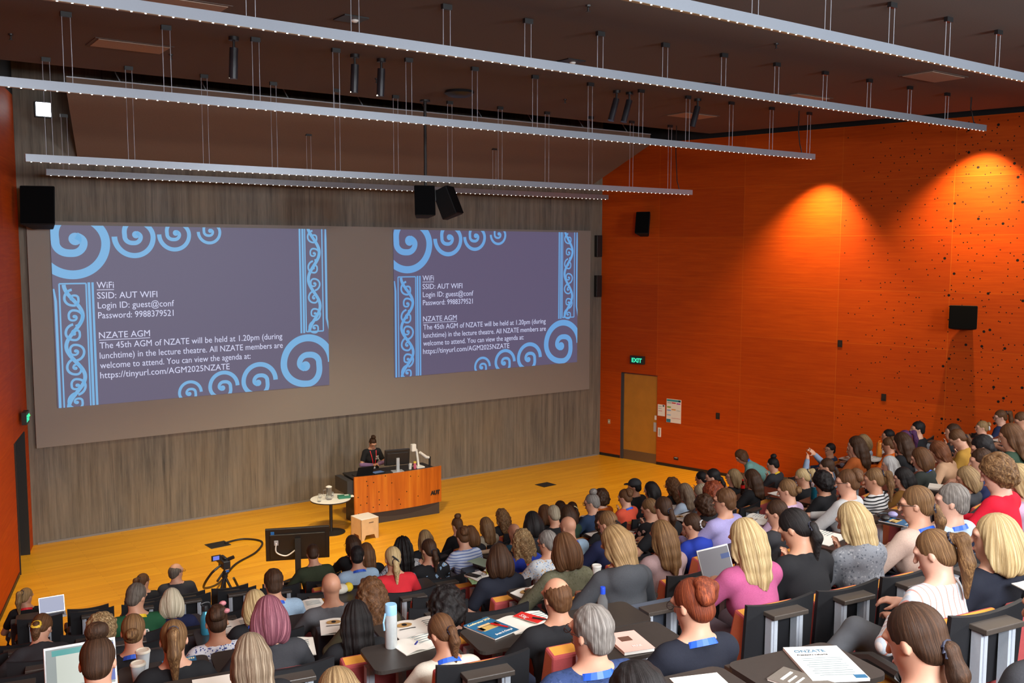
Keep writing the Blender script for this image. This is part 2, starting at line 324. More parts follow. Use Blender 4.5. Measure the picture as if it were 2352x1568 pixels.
for x,y,lab in [(3.73,14.79,'beige ceiling panel near the left end, over the reflector edge'),(3.62,11.98,'beige ceiling panel cut by the top edge'),(15.39,9.29,'beige ceiling panel under the bar at the far right'),(15.55,15.01,'beige ceiling panel next to the single right spotlight'),(15.47,12.04,'beige ceiling panel half hidden by a light bar')]:
    t=thing('ceiling_panel',lab,'ceiling panel',(x,y,8.95),0,'beige ceiling panels'); link('frame',MB().box((0,0,-.004),(1.08,.62,.012)).mesh('pf',ceilm),t); link('panel',MB().box((0,0,-.014),(.98,.54,.012)).mesh('pp',plain('beige_panel',(.34,.25,.19),.8)),t)
for x,y in [(2.2,14.96),(4.39,15.07),(7.63,9.12),(11.18,9.18),(7.86,15.05),(11.9,14.9)]:
    o=link('sprinkler',MB().lathe([(.035,0),(.03,-.02),(.012,-.03),(.012,-.07),(.03,-.075),(.03,-.08)][::-1],n=10).mesh('sprinkler',BLK),None,(x,y,8.95)); tag(o,'small dark sprinkler head on the brown ceiling','sprinkler','ceiling sprinklers')
for x,y,lab in [(5.6,11.4,'small square ceiling sensor left, above the second light bar'),(9.6,11.9,'small square ceiling sensor near the middle of the ceiling'),(12.9,12.1,'small square ceiling sensor toward the right wall')]:
    t=thing('ceiling_sensor',lab,'sensor',(x,y,8.95),0,'ceiling sensors'); link('plate',MB().box((0,0,-.008),(.34,.34,.016)).mesh('sp',BLK),t); link('lens',MB().ball((.05,0,-.02),(.05,.05,.03),10).mesh('sl',WHT,True),t)
o=link('ceiling_projector_dome',MB().lathe([(.26,0),(.28,-.05),(.2,-.1),(.05,-.12)][::-1],n=20).mesh('dome',BLK,True),None,(9.71,15.31,8.95)); tag(o,'flat round black unit on the ceiling above the speaker pole','ceiling unit')
# loudspeakers
gr=plain('speaker_grille',(.004,.004,.0045),.95,0,.05,var=.4,scale=300)
def speaker(name,lab,loc,w,h,d,rz,rx,pole=None,brk=None):
    t=thing(name,lab,'loudspeaker',loc,rz,'loudspeakers')
    M=Matrix.Rotation(rx,4,'X'); w2=w*.62
    pts=[(-w/2,-d/2),(w/2,-d/2),(w2/2,d/2),(-w2/2,d/2)]
    link('cabinet',MB().prism(pts,-h/2,h/2,M=M).mesh('cabinet',plain('speaker_black',(.009,.009,.010),.7,0,.2),bevel=.025),t)
    link('grille',MB().box((0,-d/2-.006,0),(w*.95,.012,h*.95)).mesh('grille',gr,bevel=.004),t,(0,0,0),(rx,0,0))
    if brk: link('bracket',MB().tube([(0,d*.3,0)]+[brk],.025,8).mesh('bracket',BLK),t)
    return t
n=math.pi
speaker('wall_speaker','black wedge loudspeaker at the left edge, high on the red wall',(3.36,20.35,6.8),.62,.75,.5,R(-20),R(-10),brk=(-.3,.35,0))
speaker('wall_speaker','tilted black loudspeaker high on the orange wall above the door',tuple(onR(1.62,6.73,-.3)),.40,.62,.35,R(-58),R(-14),brk=(.05,.3,0))
speaker('wall_speaker','squarish black loudspeaker on the perforated right part of the wall',tuple(onR(9.98,4.54,-.28)),.58,.52,.35,R(-62),R(-8),brk=(.1,.3,0))
speaker('hanging_speaker','black loudspeaker hanging at the pole, facing the seats',(9.62,16.5,6.95),.42,.60,.36,R(-20),R(-8))
speaker('hanging_speaker','black loudspeaker hanging beside the pole, turned right and tilted',(10.2,16.55,6.95),.42,.60,.36,R(38),R(-22))
t=thing('speaker_pole','thin black pole carrying two loudspeakers from the ceiling','pole',(9.74,16.62,8.95))
link('pole',MB().tube([(0,0,0),(0,0,-1.72)],.03,10).mesh('pole',BLK),t); link('cross_arm',MB().tube([(-.1,0.12,-1.8),(.42,.12,-1.82)],.04,8).box((.22,.05,-1.85),(.16,.12,.22)).mesh('cross_arm',BLK),t); link('ceiling_flange',MB().lathe([(.1,-.03),(.1,0)],n=14).mesh('fl',BLK),t)
for z,lab in ((6.13,'upper slim black speaker box on the concrete beside the corner'),(4.98,'lower slim black speaker box on the concrete beside the corner')):
    o=link('column_speaker',MB().box((0,0,0),(.20,.12,.62)).mesh('colspk',BLK,bevel=.01),None,(18.06,21.03,z)); tag(o,lab,'loudspeaker')
# wall bits
def sign(loc,rz,lab,wd,ht,rx=0):
    t=thing('exit_sign',lab,'sign',loc,rz)
    link('housing',MB().box((0,0,0),(wd,.09,ht)).mesh('exit_housing',plain('exit_black',(.02,.025,.022),.4),bevel=.006),t)
    me=text_mesh('EXIT',ht*.72,emit('exit_green',(.05,1,.55),.9),.004,'CENTER',bold=.006); link('lettering',me,t,(0,-.048,-ht*.27),(R(90),0,0))
    return t
sign(tuple(onR(1.32,2.92,-.06)),RW[1],'lit green EXIT sign above the wooden door',.46,.23)
t=sign((2.9,20.1,2.8),LW[1]+R(180),'EXIT sign seen edge on over the left doorway',.36,.24)
link('indicator',MB().ball((.05,-.06,.03),.02,8).mesh('ind',emit('led_green',(.02,1,.1),4)),t)
def flat(name,lab,cat,x,z,w,h,mat,parts=(),dy=-.006):
    t=thing(name,lab,cat,tuple(onR(x,z,dy)),RW[1]); link('sheet' if cat=='poster' else 'plate',MB().box((0,0,0),(w,.012,h)).mesh(name,mat),t)
    for i,(pn,px,pz,pw,ph,pm) in enumerate(parts): link(pn,MB().box((px,-.007,pz),(pw,.003,ph)).mesh(pn,pm),t)
    return t
pc=lambda n,c: plain('print_'+n,c,.7,var=.03)
flat('wall_poster','large timetable poster with coloured blocks beside the door','poster',2.50,1.58,.46,.66,PAPER,[('header',0,.29,.44,.055,pc('teal',(.05,.3,.33))),('logo_block',.18,.29,.07,.05,pc('navy',(.01,.02,.06))),('heading_block',-.14,.22,.12,.02,pc('grey',(.2,.25,.25))),('heading_block',0,.225,.13,.03,pc('red',(.5,.02,.03))),('heading_block',.15,.215,.12,.03,pc('magenta',(.4,.03,.35))),('entry_block',-.15,.10,.12,.035,pc('green',(.2,.35,.03))),('entry_block',0,.04,.13,.03,pc('orange',(.7,.3,.03))),('entry_block',-.15,.01,.12,.03,pc('blue',(.2,.35,.65))),('entry_block',-.15,-.12,.12,.035,pc('paleblue',(.35,.55,.75))),('entry_line',.15,.02,.12,.01,pc('grey',(.2,.25,.25))),('entry_line',.08,-.2,.28,.008,pc('red',(.5,.02,.03))),('footer_block',-.16,-.28,.13,.09,pc('teal2',(.03,.2,.3)))])
flat('wall_notice','small white notice sheet between the door and the large poster','poster',2.10,1.56,.23,.32,PAPER,[('logo_block',.07,.13,.05,.04,pc('navy',(.01,.02,.06))),('text_line',-.04,.11,.1,.012,pc('teal',(.05,.3,.33))),('text_line',-.04,.05,.1,.012,pc('grey',(.2,.25,.25))),('text_line',-.03,-.02,.12,.012,pc('red',(.5,.02,.03)))])
flat('door_hook','tall white fitting with a hook low beside the door','fitting',2.05,.93,.10,.26,WHT,[('hook',0,0,.012,.2,BLK)])
flat('light_switch','beige switch plate between the corner and the door','switch',.33,1.03,.08,.13,plain('beige_switch',(.45,.34,.2),.5),[('rocker',0,0,.03,.05,WHT)])
flat('floor_socket','black socket low on the orange wall right of the door','socket',2.60,.26,.14,.08,BLK,[('cover',0,.02,.1,.02,ALU)])
for x,z,lab in ((3.86,1.6,'black wall plate right of the posters'),(7.12,3.76,'black wall plate at the seam left of the perforated panels'),(8.22,2.55,'black wall plate low among the small holes')):
    flat('wall_plate',lab,'socket',x,z,.11,.17,BLK,[('insert',0,.01,.06,.09,plain('plate_insert',(.02,.02,.02),.3))])
t=thing('emergency_light','square bright white light on the concrete at upper left','light',(3.6,20.98,8.75))
link('housing',MB().box((0,.05,0),(.30,.12,.30)).mesh('eh',BLK),t); link('diffuser',MB().box((0,-.02,0),(.26,.02,.26)).mesh('ed',emit('emergency_white',(.9,.95,1),14)),t)
# ------------------------------------------------------------------ screen with two projected slides
scr=plain('grey_screen',(.25,.22,.195),.75,var=.02,scale=2)
t=thing('projection_screen','very wide grey projection screen on the concrete wall','screen',(10.48,21.0,4.285)); link('surface',MB().box((0,.04,0),(14.54,.06,4.56)).mesh('surface',scr),t)
def clip(me,x0,x1,z0,z1):
    bm=bmesh.new(); bm.from_mesh(me)
    for co,no in(((x0,0,0),(-1,0,0)),((x1,0,0),(1,0,0)),((0,0,z0),(0,0,-1)),((0,0,z1),(0,0,1))):
        bmesh.ops.bisect_plane(bm,geom=bm.verts[:]+bm.edges[:]+bm.faces[:],plane_co=co,plane_no=no,clear_outer=True)
    bm.to_mesh(me); bm.free(); return me
def ribbon(m,pts,ws,y=0):
    n=len(pts); vs=[]
    for i,(x,z) in enumerate(pts):
        a,b=pts[max(0,i-1)],pts[min(n-1,i+1)]; dx,dz=b[0]-a[0],b[1]-a[1]; l=math.hypot(dx,dz) or 1; w=ws[i]/2
        vs+=[(x-dz/l*w,y,z+dx/l*w),(x+dz/l*w,y,z-dx/l*w)]
    m.add(vs,[(2*i,2*i+1,2*i+3,2*i+2) for i in range(n-1)])
def disc(m,c,r,y=0): m.add([(c[0]+r*math.cos(2*math.pi*k/20),y,c[1]+r*math.sin(2*math.pi*k/20)) for k in range(20)],[tuple(range(20))])
KEY=[(180,.88),(90,.88),(0,.87),(-90,.72),(-180,.42),(-270,.29),(-360,.30),(-420,.22)]
def koru(m,c,Rr,rot=0,y=0,th=1.0,start=0):
    pts=[];ws=[]
    for i in range(121):
        ph=180-600*i/120
        if ph>180-start: continue
        for (a,ra),(b,rb) in zip(KEY,KEY[1:]):
            if a>=ph>=b: f=(a-ph)/(a-b); f=f*f*(3-2*f); r=ra+(rb-ra)*f
        q=R(ph+rot); pts.append((c[0]+Rr*r*math.cos(q),c[1]-Rr*r*math.sin(q))); ws.append(Rr*(.25-.06*i/120)*th)
    ribbon(m,pts,ws,y); q=R(-410+rot); disc(m,(c[0]+Rr*.13*math.cos(q),c[1]-Rr*.13*math.sin(q)),Rr*.17,y)
def slide(x0,z1,w,h,lab,cbg,cko,ctx):
    t=thing('projected_slide',lab,'projection',(x0,20.985,z1)); kx,kz=w/5.97,h/3.70
    mb=emit('slide_bg_'+lab[:4],cbg); mk=emit('slide_koru_'+lab[:4],cko); mt=emit('slide_text_'+lab[:4],ctx)
    link('background',MB().box((w/2,0,-h/2),(w,.01,h)).mesh('background',mb),t)
    def sh(name,fn,y=-.009):
        m=MB(); fn(m); me=m.mesh(name,mk); clip(me,0,5.97,-3.70,0); link(name,me,t,(0,y,0),(0,0,0),(kx,1,kz))
    for c,r in (((.394,-.348),.74),((1.603,-.22),.445),((2.433,-.165),.36),((3.185,-.10),.27)): sh('spiral',lambda m:koru(m,c,r))
    for c,r in (((5.427,-3.14),.68),((4.248,-3.47),.433),((3.418,-3.53),.355),((2.672,-3.607),.27)): sh('spiral',lambda m:koru(m,c,r,180))
    def band(u0,u1,v0,v1,flip):
        def fn(m):
            X0,X1,Z0,Z1=u0*5.97,u1*5.97,-v0*3.7,-v1*3.7; wd=X1-X0
            ribbon(m,[(X0,Z0),(X0,Z1)],[.03,.03]); ribbon(m,[(X1,Z0),(X1,Z1)],[.03,.03])
            if flip: ribbon(m,[(X0,Z1),(X1,Z1)],[.03]*2)
            else: ribbon(m,[(X0,Z0),(X1,Z0)],[.03]*2)
            for dx,tw in ((.055,.05),(.125,.045)): 
                xx=(X0-dx) if flip else (X1+dx); ribbon(m,[(xx,Z0+.02),(xx,Z1-.03)],[tw]*2)
            xo=(X1+.09) if flip else (X0-.075)
            ribbon(m,[(xo+(-.03 if not flip else 0),Z0-.1),(xo,Z0-.35),(xo,Z1+(.3 if flip else 0)),(xo+(.06 if flip else 0),Z1)],[.03,.05,.05,.03])
            P=.63; nn=int((Z0-Z1)/P*24)+1; cx=(X0+X1)/2
            ribbon(m,[(cx-math.cos(2*math.pi*i/48)*wd*.33,Z0-.02-i*P/24) for i in range(nn)],[.075]*nn)
            k=0; z=Z0-.30
            while z>Z1+.02:
                s=1 if k%2 else -1
                koru(m,(cx-s*wd*.02,z),wd*.40,0 if s>0 else 180,th=1.05,start=100); z-=P*.5 if k%2 else P*.62; k+=1
        sh('carved_band',fn)
    band(.020,.105,.318,1.03,False); band(.906,.978,-.03,.648,True)
    TX=[('WiFi',.139,.346,.056,1),('SSID: AUT WIFI',.139,.404,.202,0),('Login ID: guest@conf',.14,.459,.259,0),('Password: 9988379521',.14,.515,.256,0),('NZATE AGM',.14,.627,.171,1),('The 45th AGM of NZATE will be held at 1.20pm (during',.141,.684,.665,0),('lunchtime) in the lecture theatre. All NZATE members are',.14,.741,.667,0),('welcome to attend. You can view the agenda at:',.14,.796,.538,0),('https://tinyurl.com/AGM2025NZATE',.139,.852,.457,0)]
    for s,u,v,wu,ul in TX:
        me=text_mesh(s,.19,mt,.002,'LEFT',wu*5.97); o=link('text_line',me,t,(u*w,-.012,-v*h),(R(90),0,0),(kx,kz,1))
        if ul: link('underline',MB().box((wu*w/2,-.012,0),(wu*w,.002,.012)).mesh('ul',mt),t,(u*w,0,-v*h-.035))
slide(3.63,6.49,5.97,3.70,'left projected slide with blue spirals and WiFi and AGM text',srgb(92,87,112),srgb(112,170,216),srgb(206,208,236))
slide(11.37,6.51,5.89,3.68,'right projected slide with blue spirals and the same text',srgb(88,82,110),srgb(100,158,214),srgb(196,200,232))
# warm ceiling washers grazing the orange wall, and the stage spots
for x,z,pw in ((10.3,8.75,1900),(6.75,8.2,1500)):
    p=onR(x,z,-.8); q=onR(x-.5,3.0,.1)
    spot('wall_washer',tuple(p),tuple(q),pw,90,(1,.68,.30),.9,.05)
for (x,y,i,_),tx,ty,pw in zip(SPOTS,(5.5,8.8,10.5,12.5,14.5,16.5),(17.5,18.6,18.6,18.2,18,17.6),(1350,1200,1150,1150,1100,850)):
    spot('stage_spot',(x-.12,y,8.4),(tx,ty,0),pw,58,(1,.82,.50),.7,.06)
spot('stage_spot',(4.2,14.3,8.75),(4.3,16.8,0),1250,64,(1,.82,.50),.7,.06)  # extra lamp added for the left of the stage, without a fitting
# ------------------------------------------------------------------ soft bodies: blended volumes turned into one continuous surface
def _seg(P,a,b,ra,rb):
    a=np.array(a,np.float32); b=np.array(b,np.float32); ab=b-a; l=float(ab@ab)+1e-9
    t=np.clip(((P-a)@ab)/l,0,1); return np.sqrt(((P-a-t[...,None]*ab)**2).sum(-1))-(ra+(rb-ra)*t)
def _ell(P,c,r,Rm=None):
    q=P-np.array(c,np.float32)
    if Rm is not None: q=q@np.array(Rm,np.float32)
    r=np.array(r,np.float32); k0=np.sqrt(((q/r)**2).sum(-1)); k1=np.sqrt(((q/(r*r))**2).sum(-1))+1e-9
    return k0*(k0-1)/k1
def volume(prims,vox,disp=None):
    """prims: ('c',a,b,ra,rb,k) tapered limb, ('e',c,r,R,k) ellipsoid, ('x',c,r,R) carve ellipsoid, ('h',n,d) keep n.p<d"""
    lo=np.full(3,1e9); hi=-lo
    def bb(p):
        if p[0]=='c':
            r=max(p[3],p[4]); return np.minimum(p[1],p[2])-r, np.maximum(p[1],p[2])+r
        r=max(p[2]); return np.array(p[1])-r, np.array(p[1])+r
    for p in prims:
        if p[0] in 'ce': a,b=bb(p); lo=np.minimum(lo,a); hi=np.maximum(hi,b)
    lo-=vox*3; hi+=vox*3; n=np.ceil((hi-lo)/vox).astype(int)+1
    ax=[(lo[i]+vox*np.arange(n[i])).astype(np.float32) for i in range(3)]
    D=np.full(n,1.0,np.float32)
    for p in prims:
        if p[0]=='h': continue
        a,b=bb(p); k=p[5] if p[0]=='c' else (p[4] if p[0]=='e' else .01); mg=k+2.5*vox
        i0=np.maximum(np.floor((a-mg-lo)/vox).astype(int),0); i1=np.minimum(np.ceil((b+mg-lo)/vox).astype(int)+1,n)
        s=tuple(slice(u,v) for u,v in zip(i0,i1)); G=np.stack(np.meshgrid(*[ax[i][s[i]] for i in range(3)],indexing='ij'),-1)
        d=_seg(G,p[1],p[2],p[3],p[4]) if p[0]=='c' else _ell(G,p[1],p[2],p[3])
        if p[0]=='x': D[s]=np.maximum(D[s],-d); continue
        h=np.maximum(k-np.abs(D[s]-d),0)/max(k,1e-6); D[s]=np.minimum(D[s],d)-h*h*k*.25
    hs=[p for p in prims if p[0]=='h']
    if hs or disp:
        G=np.stack(np.meshgrid(*ax,indexing='ij'),-1)
        if disp: D=D+disp(G).astype(np.float32)
        for p in hs: D=np.maximum(D,G@np.array(p[1],np.float32)-p[2])
    I=D<0; c=np.zeros(n-1,np.int8)
    for dx in(0,1):
        for dy in(0,1):
            for dz in(0,1): c+=I[dx:n[0]-1+dx,dy:n[1]-1+dy,dz:n[2]-1+dz]
    act=(c>0)&(c<8); ijk=np.argwhere(act)
    if len(ijk)==0: return np.zeros((0,3)),np.zeros((0,4),int)
    idx=np.full(n-1,-1,np.int64); idx[act]=np.arange(len(ijk)); pos=np.zeros((len(ijk),3),np.float32); cnt=np.zeros(len(ijk),np.float32)
    cor=[(x,y,z) for x in(0,1) for y in(0,1) for z in(0,1)]; val={q:D[ijk[:,0]+q[0],ijk[:,1]+q[1],ijk[:,2]+q[2]] for q in cor}
    for q in cor:
        for a in range(3):
            if q[a]: continue
            w=list(q); w[a]=1; w=tuple(w); A,B=val[q],val[w]; m=(A<0)!=(B<0)
            if not m.any(): continue
            t=A[m]/(A[m]-B[m]); pp=np.tile(np.array(q,np.float32),(m.sum(),1)); pp[:,a]=t; pos[m]+=pp; cnt[m]+=1
    V=lo+vox*(ijk+pos/cnt[:,None]); Q=[]
    for a in range(3):
        sl=[slice(None)]*3; sl2=[slice(None)]*3; sl[a]=slice(0,-1); sl2[a]=slice(1,None)
        A,B=I[tuple(sl)],I[tuple(sl2)]; b,cx=[(1,2),(2,0),(0,1)][a]
        for flip in(0,1):
            e=np.argwhere((A&~B) if not flip else (~A&B)); e=e[(e[:,b]>0)&(e[:,cx]>0)&(e[:,b]<n[b]-1)&(e[:,cx]<n[cx]-1)]
            if not len(e): continue
            def at(db,dc):
                f=e.copy(); f[:,b]+=db; f[:,cx]+=dc; return idx[f[:,0],f[:,1],f[:,2]]
            q=np.stack([at(-1,-1),at(0,-1),at(0,0),at(-1,0)],1); Q.append(q if not flip else q[:,::-1])
    return V,np.concatenate(Q)
def vmesh(name,prims,vox,mats,disp=None):
    V,Q=volume(prims,vox,disp); me=bpy.data.meshes.new(name)
    me.vertices.add(len(V)); me.vertices.foreach_set('co',V.astype(np.float32).ravel())
    me.loops.add(Q.size); me.loops.foreach_set('vertex_index',Q.astype(np.int32).ravel())
    me.polygons.add(len(Q)); me.polygons.foreach_set('loop_start',np.arange(0,Q.size,4,dtype=np.int32)); me.polygons.foreach_set('loop_total',np.full(len(Q),4,np.int32))
    me.polygons.foreach_set('use_smooth',np.ones(len(Q),bool)); me.update(calc_edges=True)
    for m in (mats if isinstance(mats,(list,tuple)) else [mats]): me.materials.append(m)
    return me
# ------------------------------------------------------------------ people
LEAN=[0,8,17,32,50]
A3=lambda *p: np.array(p,float)
def rotm(yaw,pitch):                                                          # yaw clockwise seen from above, pitch nods down
    return np.array((Matrix.Rotation(-yaw,3,'Z')@Matrix.Rotation(-pitch,3,'X')))
def elbow(S,Wt,pole,l1=.29,l2=.265):
    d=Wt-S; L=np.linalg.norm(d); u=d/L; L=min(L,(l1+l2)*.985); Wt=S+u*L
    a=(l1*l1-l2*l2+L*L)/(2*L); h=math.sqrt(max(l1*l1-a*a,1e-6)); p=pole-u*(pole@u); p/=np.linalg.norm(p)
    return S+u*a+p*h, Wt
def head_prims(o,Rm):
    P=lambda *q: Rm@A3(*q)+o; E=lambda c,r,k=.02: ('e',P(*c),r,Rm,k)
    pr=[E((0,-.012,.025),(.076,.097,.092)),E((0,.025,-.045),(.058,.068,.066),.04),E((0,.066,-.095),(.026,.024,.022),.03),
        ('c',P(0,.090,.014),P(0,.116,-.026),.009,.0135,.014),E((0,.093,-.058),(.024,.012,.007),.012),E((0,.09,-.068),(.02,.012,.007),.01),
        E((0,.078,.03),(.062,.02,.014),.03),('e',P(.078,-.008,-.012),(.007,.016,.026),Rm,.010),('e',P(-.078,-.008,-.012),(.007,.016,.026),Rm,.010),
        ('x',P(.031,.103,.008),(.014,.010,.008),Rm),('x',P(-.031,.103,.008),(.014,.010,.008),Rm)]
    return pr
def hand_prims(Wp,d,nrm,side,curl=.55):
    d=d/np.linalg.norm(d); nrm=nrm-d*(nrm@d); nrm/=np.linalg.norm(nrm); lat=np.cross(d,nrm); pr=[]
    pr.append(('c',Wp,Wp+d*.03,.024,.027,.02)); pr.append(('e',Wp+d*.055,(.040,.046,.017),np.stack([lat,d,nrm],1),.02))
    for off,ln in ((-.029,.026),(-.0095,.031),(.0105,.030),(.029,.024)):
        b=Wp+d*.088+lat*off; m=b+(d*math.cos(curl)-nrm*math.sin(curl))*ln*1.3; e=m+(d*math.cos(curl*2.1)-nrm*math.sin(curl*2.1))*ln
        pr+=[('c',b,m,.0095,.0085,.008),('c',m,e,.0085,.007,.006)]
    tb=Wp+d*.028+lat*side*.03; tm=tb+(d*.6+lat*side*.75-nrm*.35)*.042; te=tm+(d*.85+lat*side*.1-nrm*.5)*.03
    return pr+[('c',tb,tm,.012,.010,.01),('c',tm,te,.010,.008,.006)]
def figure(lean,hy,hp,arms,female=True,stand=False,bodyyaw=0):
    th=R(LEAN[lean]) if not stand else R(stand if stand is not True else 4)
    pz=.53 if not stand else .93; Pv=A3(0,0,pz); u=A3(0,math.sin(th),math.cos(th)); f=A3(0,math.cos(th),-math.sin(th)); X=A3(1,0,0)
    nk=Pv+u*.47; a=th*.6+R(hp)*.35; hc=nk+.192*A3(0,math.sin(a),math.cos(a)); Rm=rotm(R(hy),R(hp)+th*.35)
    sw=.165 if female else .185; sh=Pv+u*.435; SL,SR=sh-X*sw,sh+X*sw
    dz=.0 if not stand else .42; T={}
    T['W']=(A3(-.15,.40,.76),A3(.12,.44,.76)); T['L']=(A3(-.12,.28,.61),A3(.12,.28,.61)); T['T']=(A3(-.10,.47,.80),A3(.09,.47,.80))
    T['P']=(A3(-.06,.30,.76),A3(.05,.34,.82))
    ch=hc+Rm@A3(.045,.10,-.13); cl=hc+Rm@A3(-.045,.10,-.13)
    T['C']=(A3(-.15,.40,.76),ch-A3(0,-.02,.09)); T['CL']=(cl-A3(0,-.02,.09),A3(.12,.44,.76))
    T['R']=(hc+A3(-.12,.24,.08),hc+A3(.10,.24,.13)); T['S']=(A3(-.05,.28,1.10),A3(.06,.28,1.09)); T['D']=(A3(-.06,.40,1.15),A3(.10,.42,.98))
    wl,wr=T[arms]
    pole=A3(-.75,-.2,-.6),A3(.75,-.2,-.6)
    EL,wl=elbow(SL,wl,pole[0]); ER,wr=elbow(SR,wr,pole[1])
    b=[('c',Pv-X*.07,Pv+X*.07,.115,.115,.03),('e',Pv+u*.02,(.165,.12,.12),None,.04),('e',Pv+u*.16,(.132 if female else .15,.10,.13),None,.06),
       ('e',Pv+u*.31+f*.005,(.152 if female else .17,.108,.16),np.stack([X,f,u],1),.06),('c',SL+X*.03,SR-X*.03,.062,.062,.05),
       ('c',nk-u*.03-X*.11,nk+u*.045-f*.012,.048,.052,.05),('c',nk-u*.03+X*.11,nk+u*.045-f*.012,.048,.052,.05),('c',nk-u*.03,hc+Rm@A3(0,-.02,-.07),.054,.05,.03)]
    if female: b+=[('e',Pv+u*.28+f*.08-X*.07,(.06,.055,.06),None,.04),('e',Pv+u*.28+f*.08+X*.07,(.06,.055,.06),None,.04)]
    arm=[('c',SL,EL,.052,.042,.03),('c',SR,ER,.052,.042,.03)]; fore=[('c',EL,wl,.041,.026,.02),('c',ER,wr,.041,.026,.02)]
    hands=[]
    for Wp,E_,s in((wl,EL,1),(wr,ER,-1)):
        d=Wp-E_; d=d/np.linalg.norm(d)
        if arms in('W','T','P','L','S'): d=d*.45+A3(.25*s*1.0,.8,-.12); 
        if arms=='S': d=A3(.75*s,.5,.15)
        if arms in('C','CL') and ((s<0)==(arms=='C')): d=A3(-.1*s,-.1,1)
        hands+=hand_prims(Wp,d,A3(0,-.2,1) if arms not in('R',) else A3(0,-1,.2),s if True else 1,.5 if arms!='W' else .75)
    hip=[Pv+A3(s*.085,.01,-.03) for s in(-1,1)]
    if stand: kn=[A3(-.09,.03,.49),A3(.09,.03,.49)]; an=[A3(-.09,-.02,.09),A3(.10,-.02,.09)]
    else: kn=[A3(-.10,.43,.55),A3(.10,.43,.55)]; an=[A3(-.10,.40,.10),A3(.10,.42,.10)]
    if arms=='P': kn=[A3(-.09,.44,.56),A3(-.17,.46,.66)]; an=[A3(-.09,.42,.10),A3(-.50,.50,.40)]
    leg=[]
    for s in(0,1): leg+=[('c',hip[s],kn[s],.088,.06,.04),('c',kn[s],an[s],.056,.038,.02),('c',an[s],an[s]+(A3(0,.13,-.05) if not(arms=='P' and s) else A3(-.15,.04,-.05)),.036,.028,.02)]
    return dict(body=b,arm=arm,fore=fore,hands=hands,leg=leg,head=head_prims(hc,Rm),hc=hc,Rm=Rm,nk=nk,u=u,f=f,Pv=Pv,E=(EL,ER),Wr=(wl,wr),S=(SL,SR),hip=hip,kn=kn,an=an)
def grow(pr,e,kk=None):
    out=[]
    for p in pr:
        if p[0]=='c': out.append(('c',p[1],p[2],p[3]+e,p[4]+e,p[5] if kk is None else kk))
        else: out.append(('e',p[1],tuple(np.array(p[2])+e),p[3],p[4]))
    return out
def top_prims(F,sleeve,hood=False,loose=.012):
    t=grow(F['body'][:5],loose)
    if len(F['body'])>8: t+=grow(F['body'][8:],loose)
    t+=[('c',p[1],p[2]-F['u']*.04,p[3]+loose*.8,p[4]+loose*.7,.04) for p in F['body'][5:7]]
    for p in F['arm']:
        q=1.0 if sleeve!='short' else .62; t.append(('c',p[1],p[1]+(p[2]-p[1])*q,p[3]+loose+.002,p[4]+loose+(.006 if sleeve=='short' else 0),.03))
    if sleeve=='long': t+=[('c',p[1],p[1]+(p[2]-p[1])*.93,p[3]+loose,p[4]+loose,.02) for p in F['fore']]
    if sleeve=='elbow': t+=[('c',p[1],p[1]+(p[2]-p[1])*.2,p[3]+loose,p[4]+loose+.008,.02) for p in F['fore']]
    nk,u,f=F['nk'],F['u'],F['f']; X=A3(1,0,0)
    if hood:
        for a in range(-4,5):
            q=a/4*1.9; c=nk-u*.005+X*math.sin(q)*.095-f*(math.cos(q)*.085+.02); t.append(('e',c,(.045,.045,.038),None,.03))
        t.append(('e',nk-u*.035-f*.10,(.135,.055,.085),np.stack([X,f,u],1),.07))
    else:
        for a in range(8):
            q=a/8*2*math.pi; c=nk+u*.022-f*.012+X*math.sin(q)*.062+f*math.cos(q)*.058; t.append(('e',c,(.022,.022,.016),None,.02))
    return t
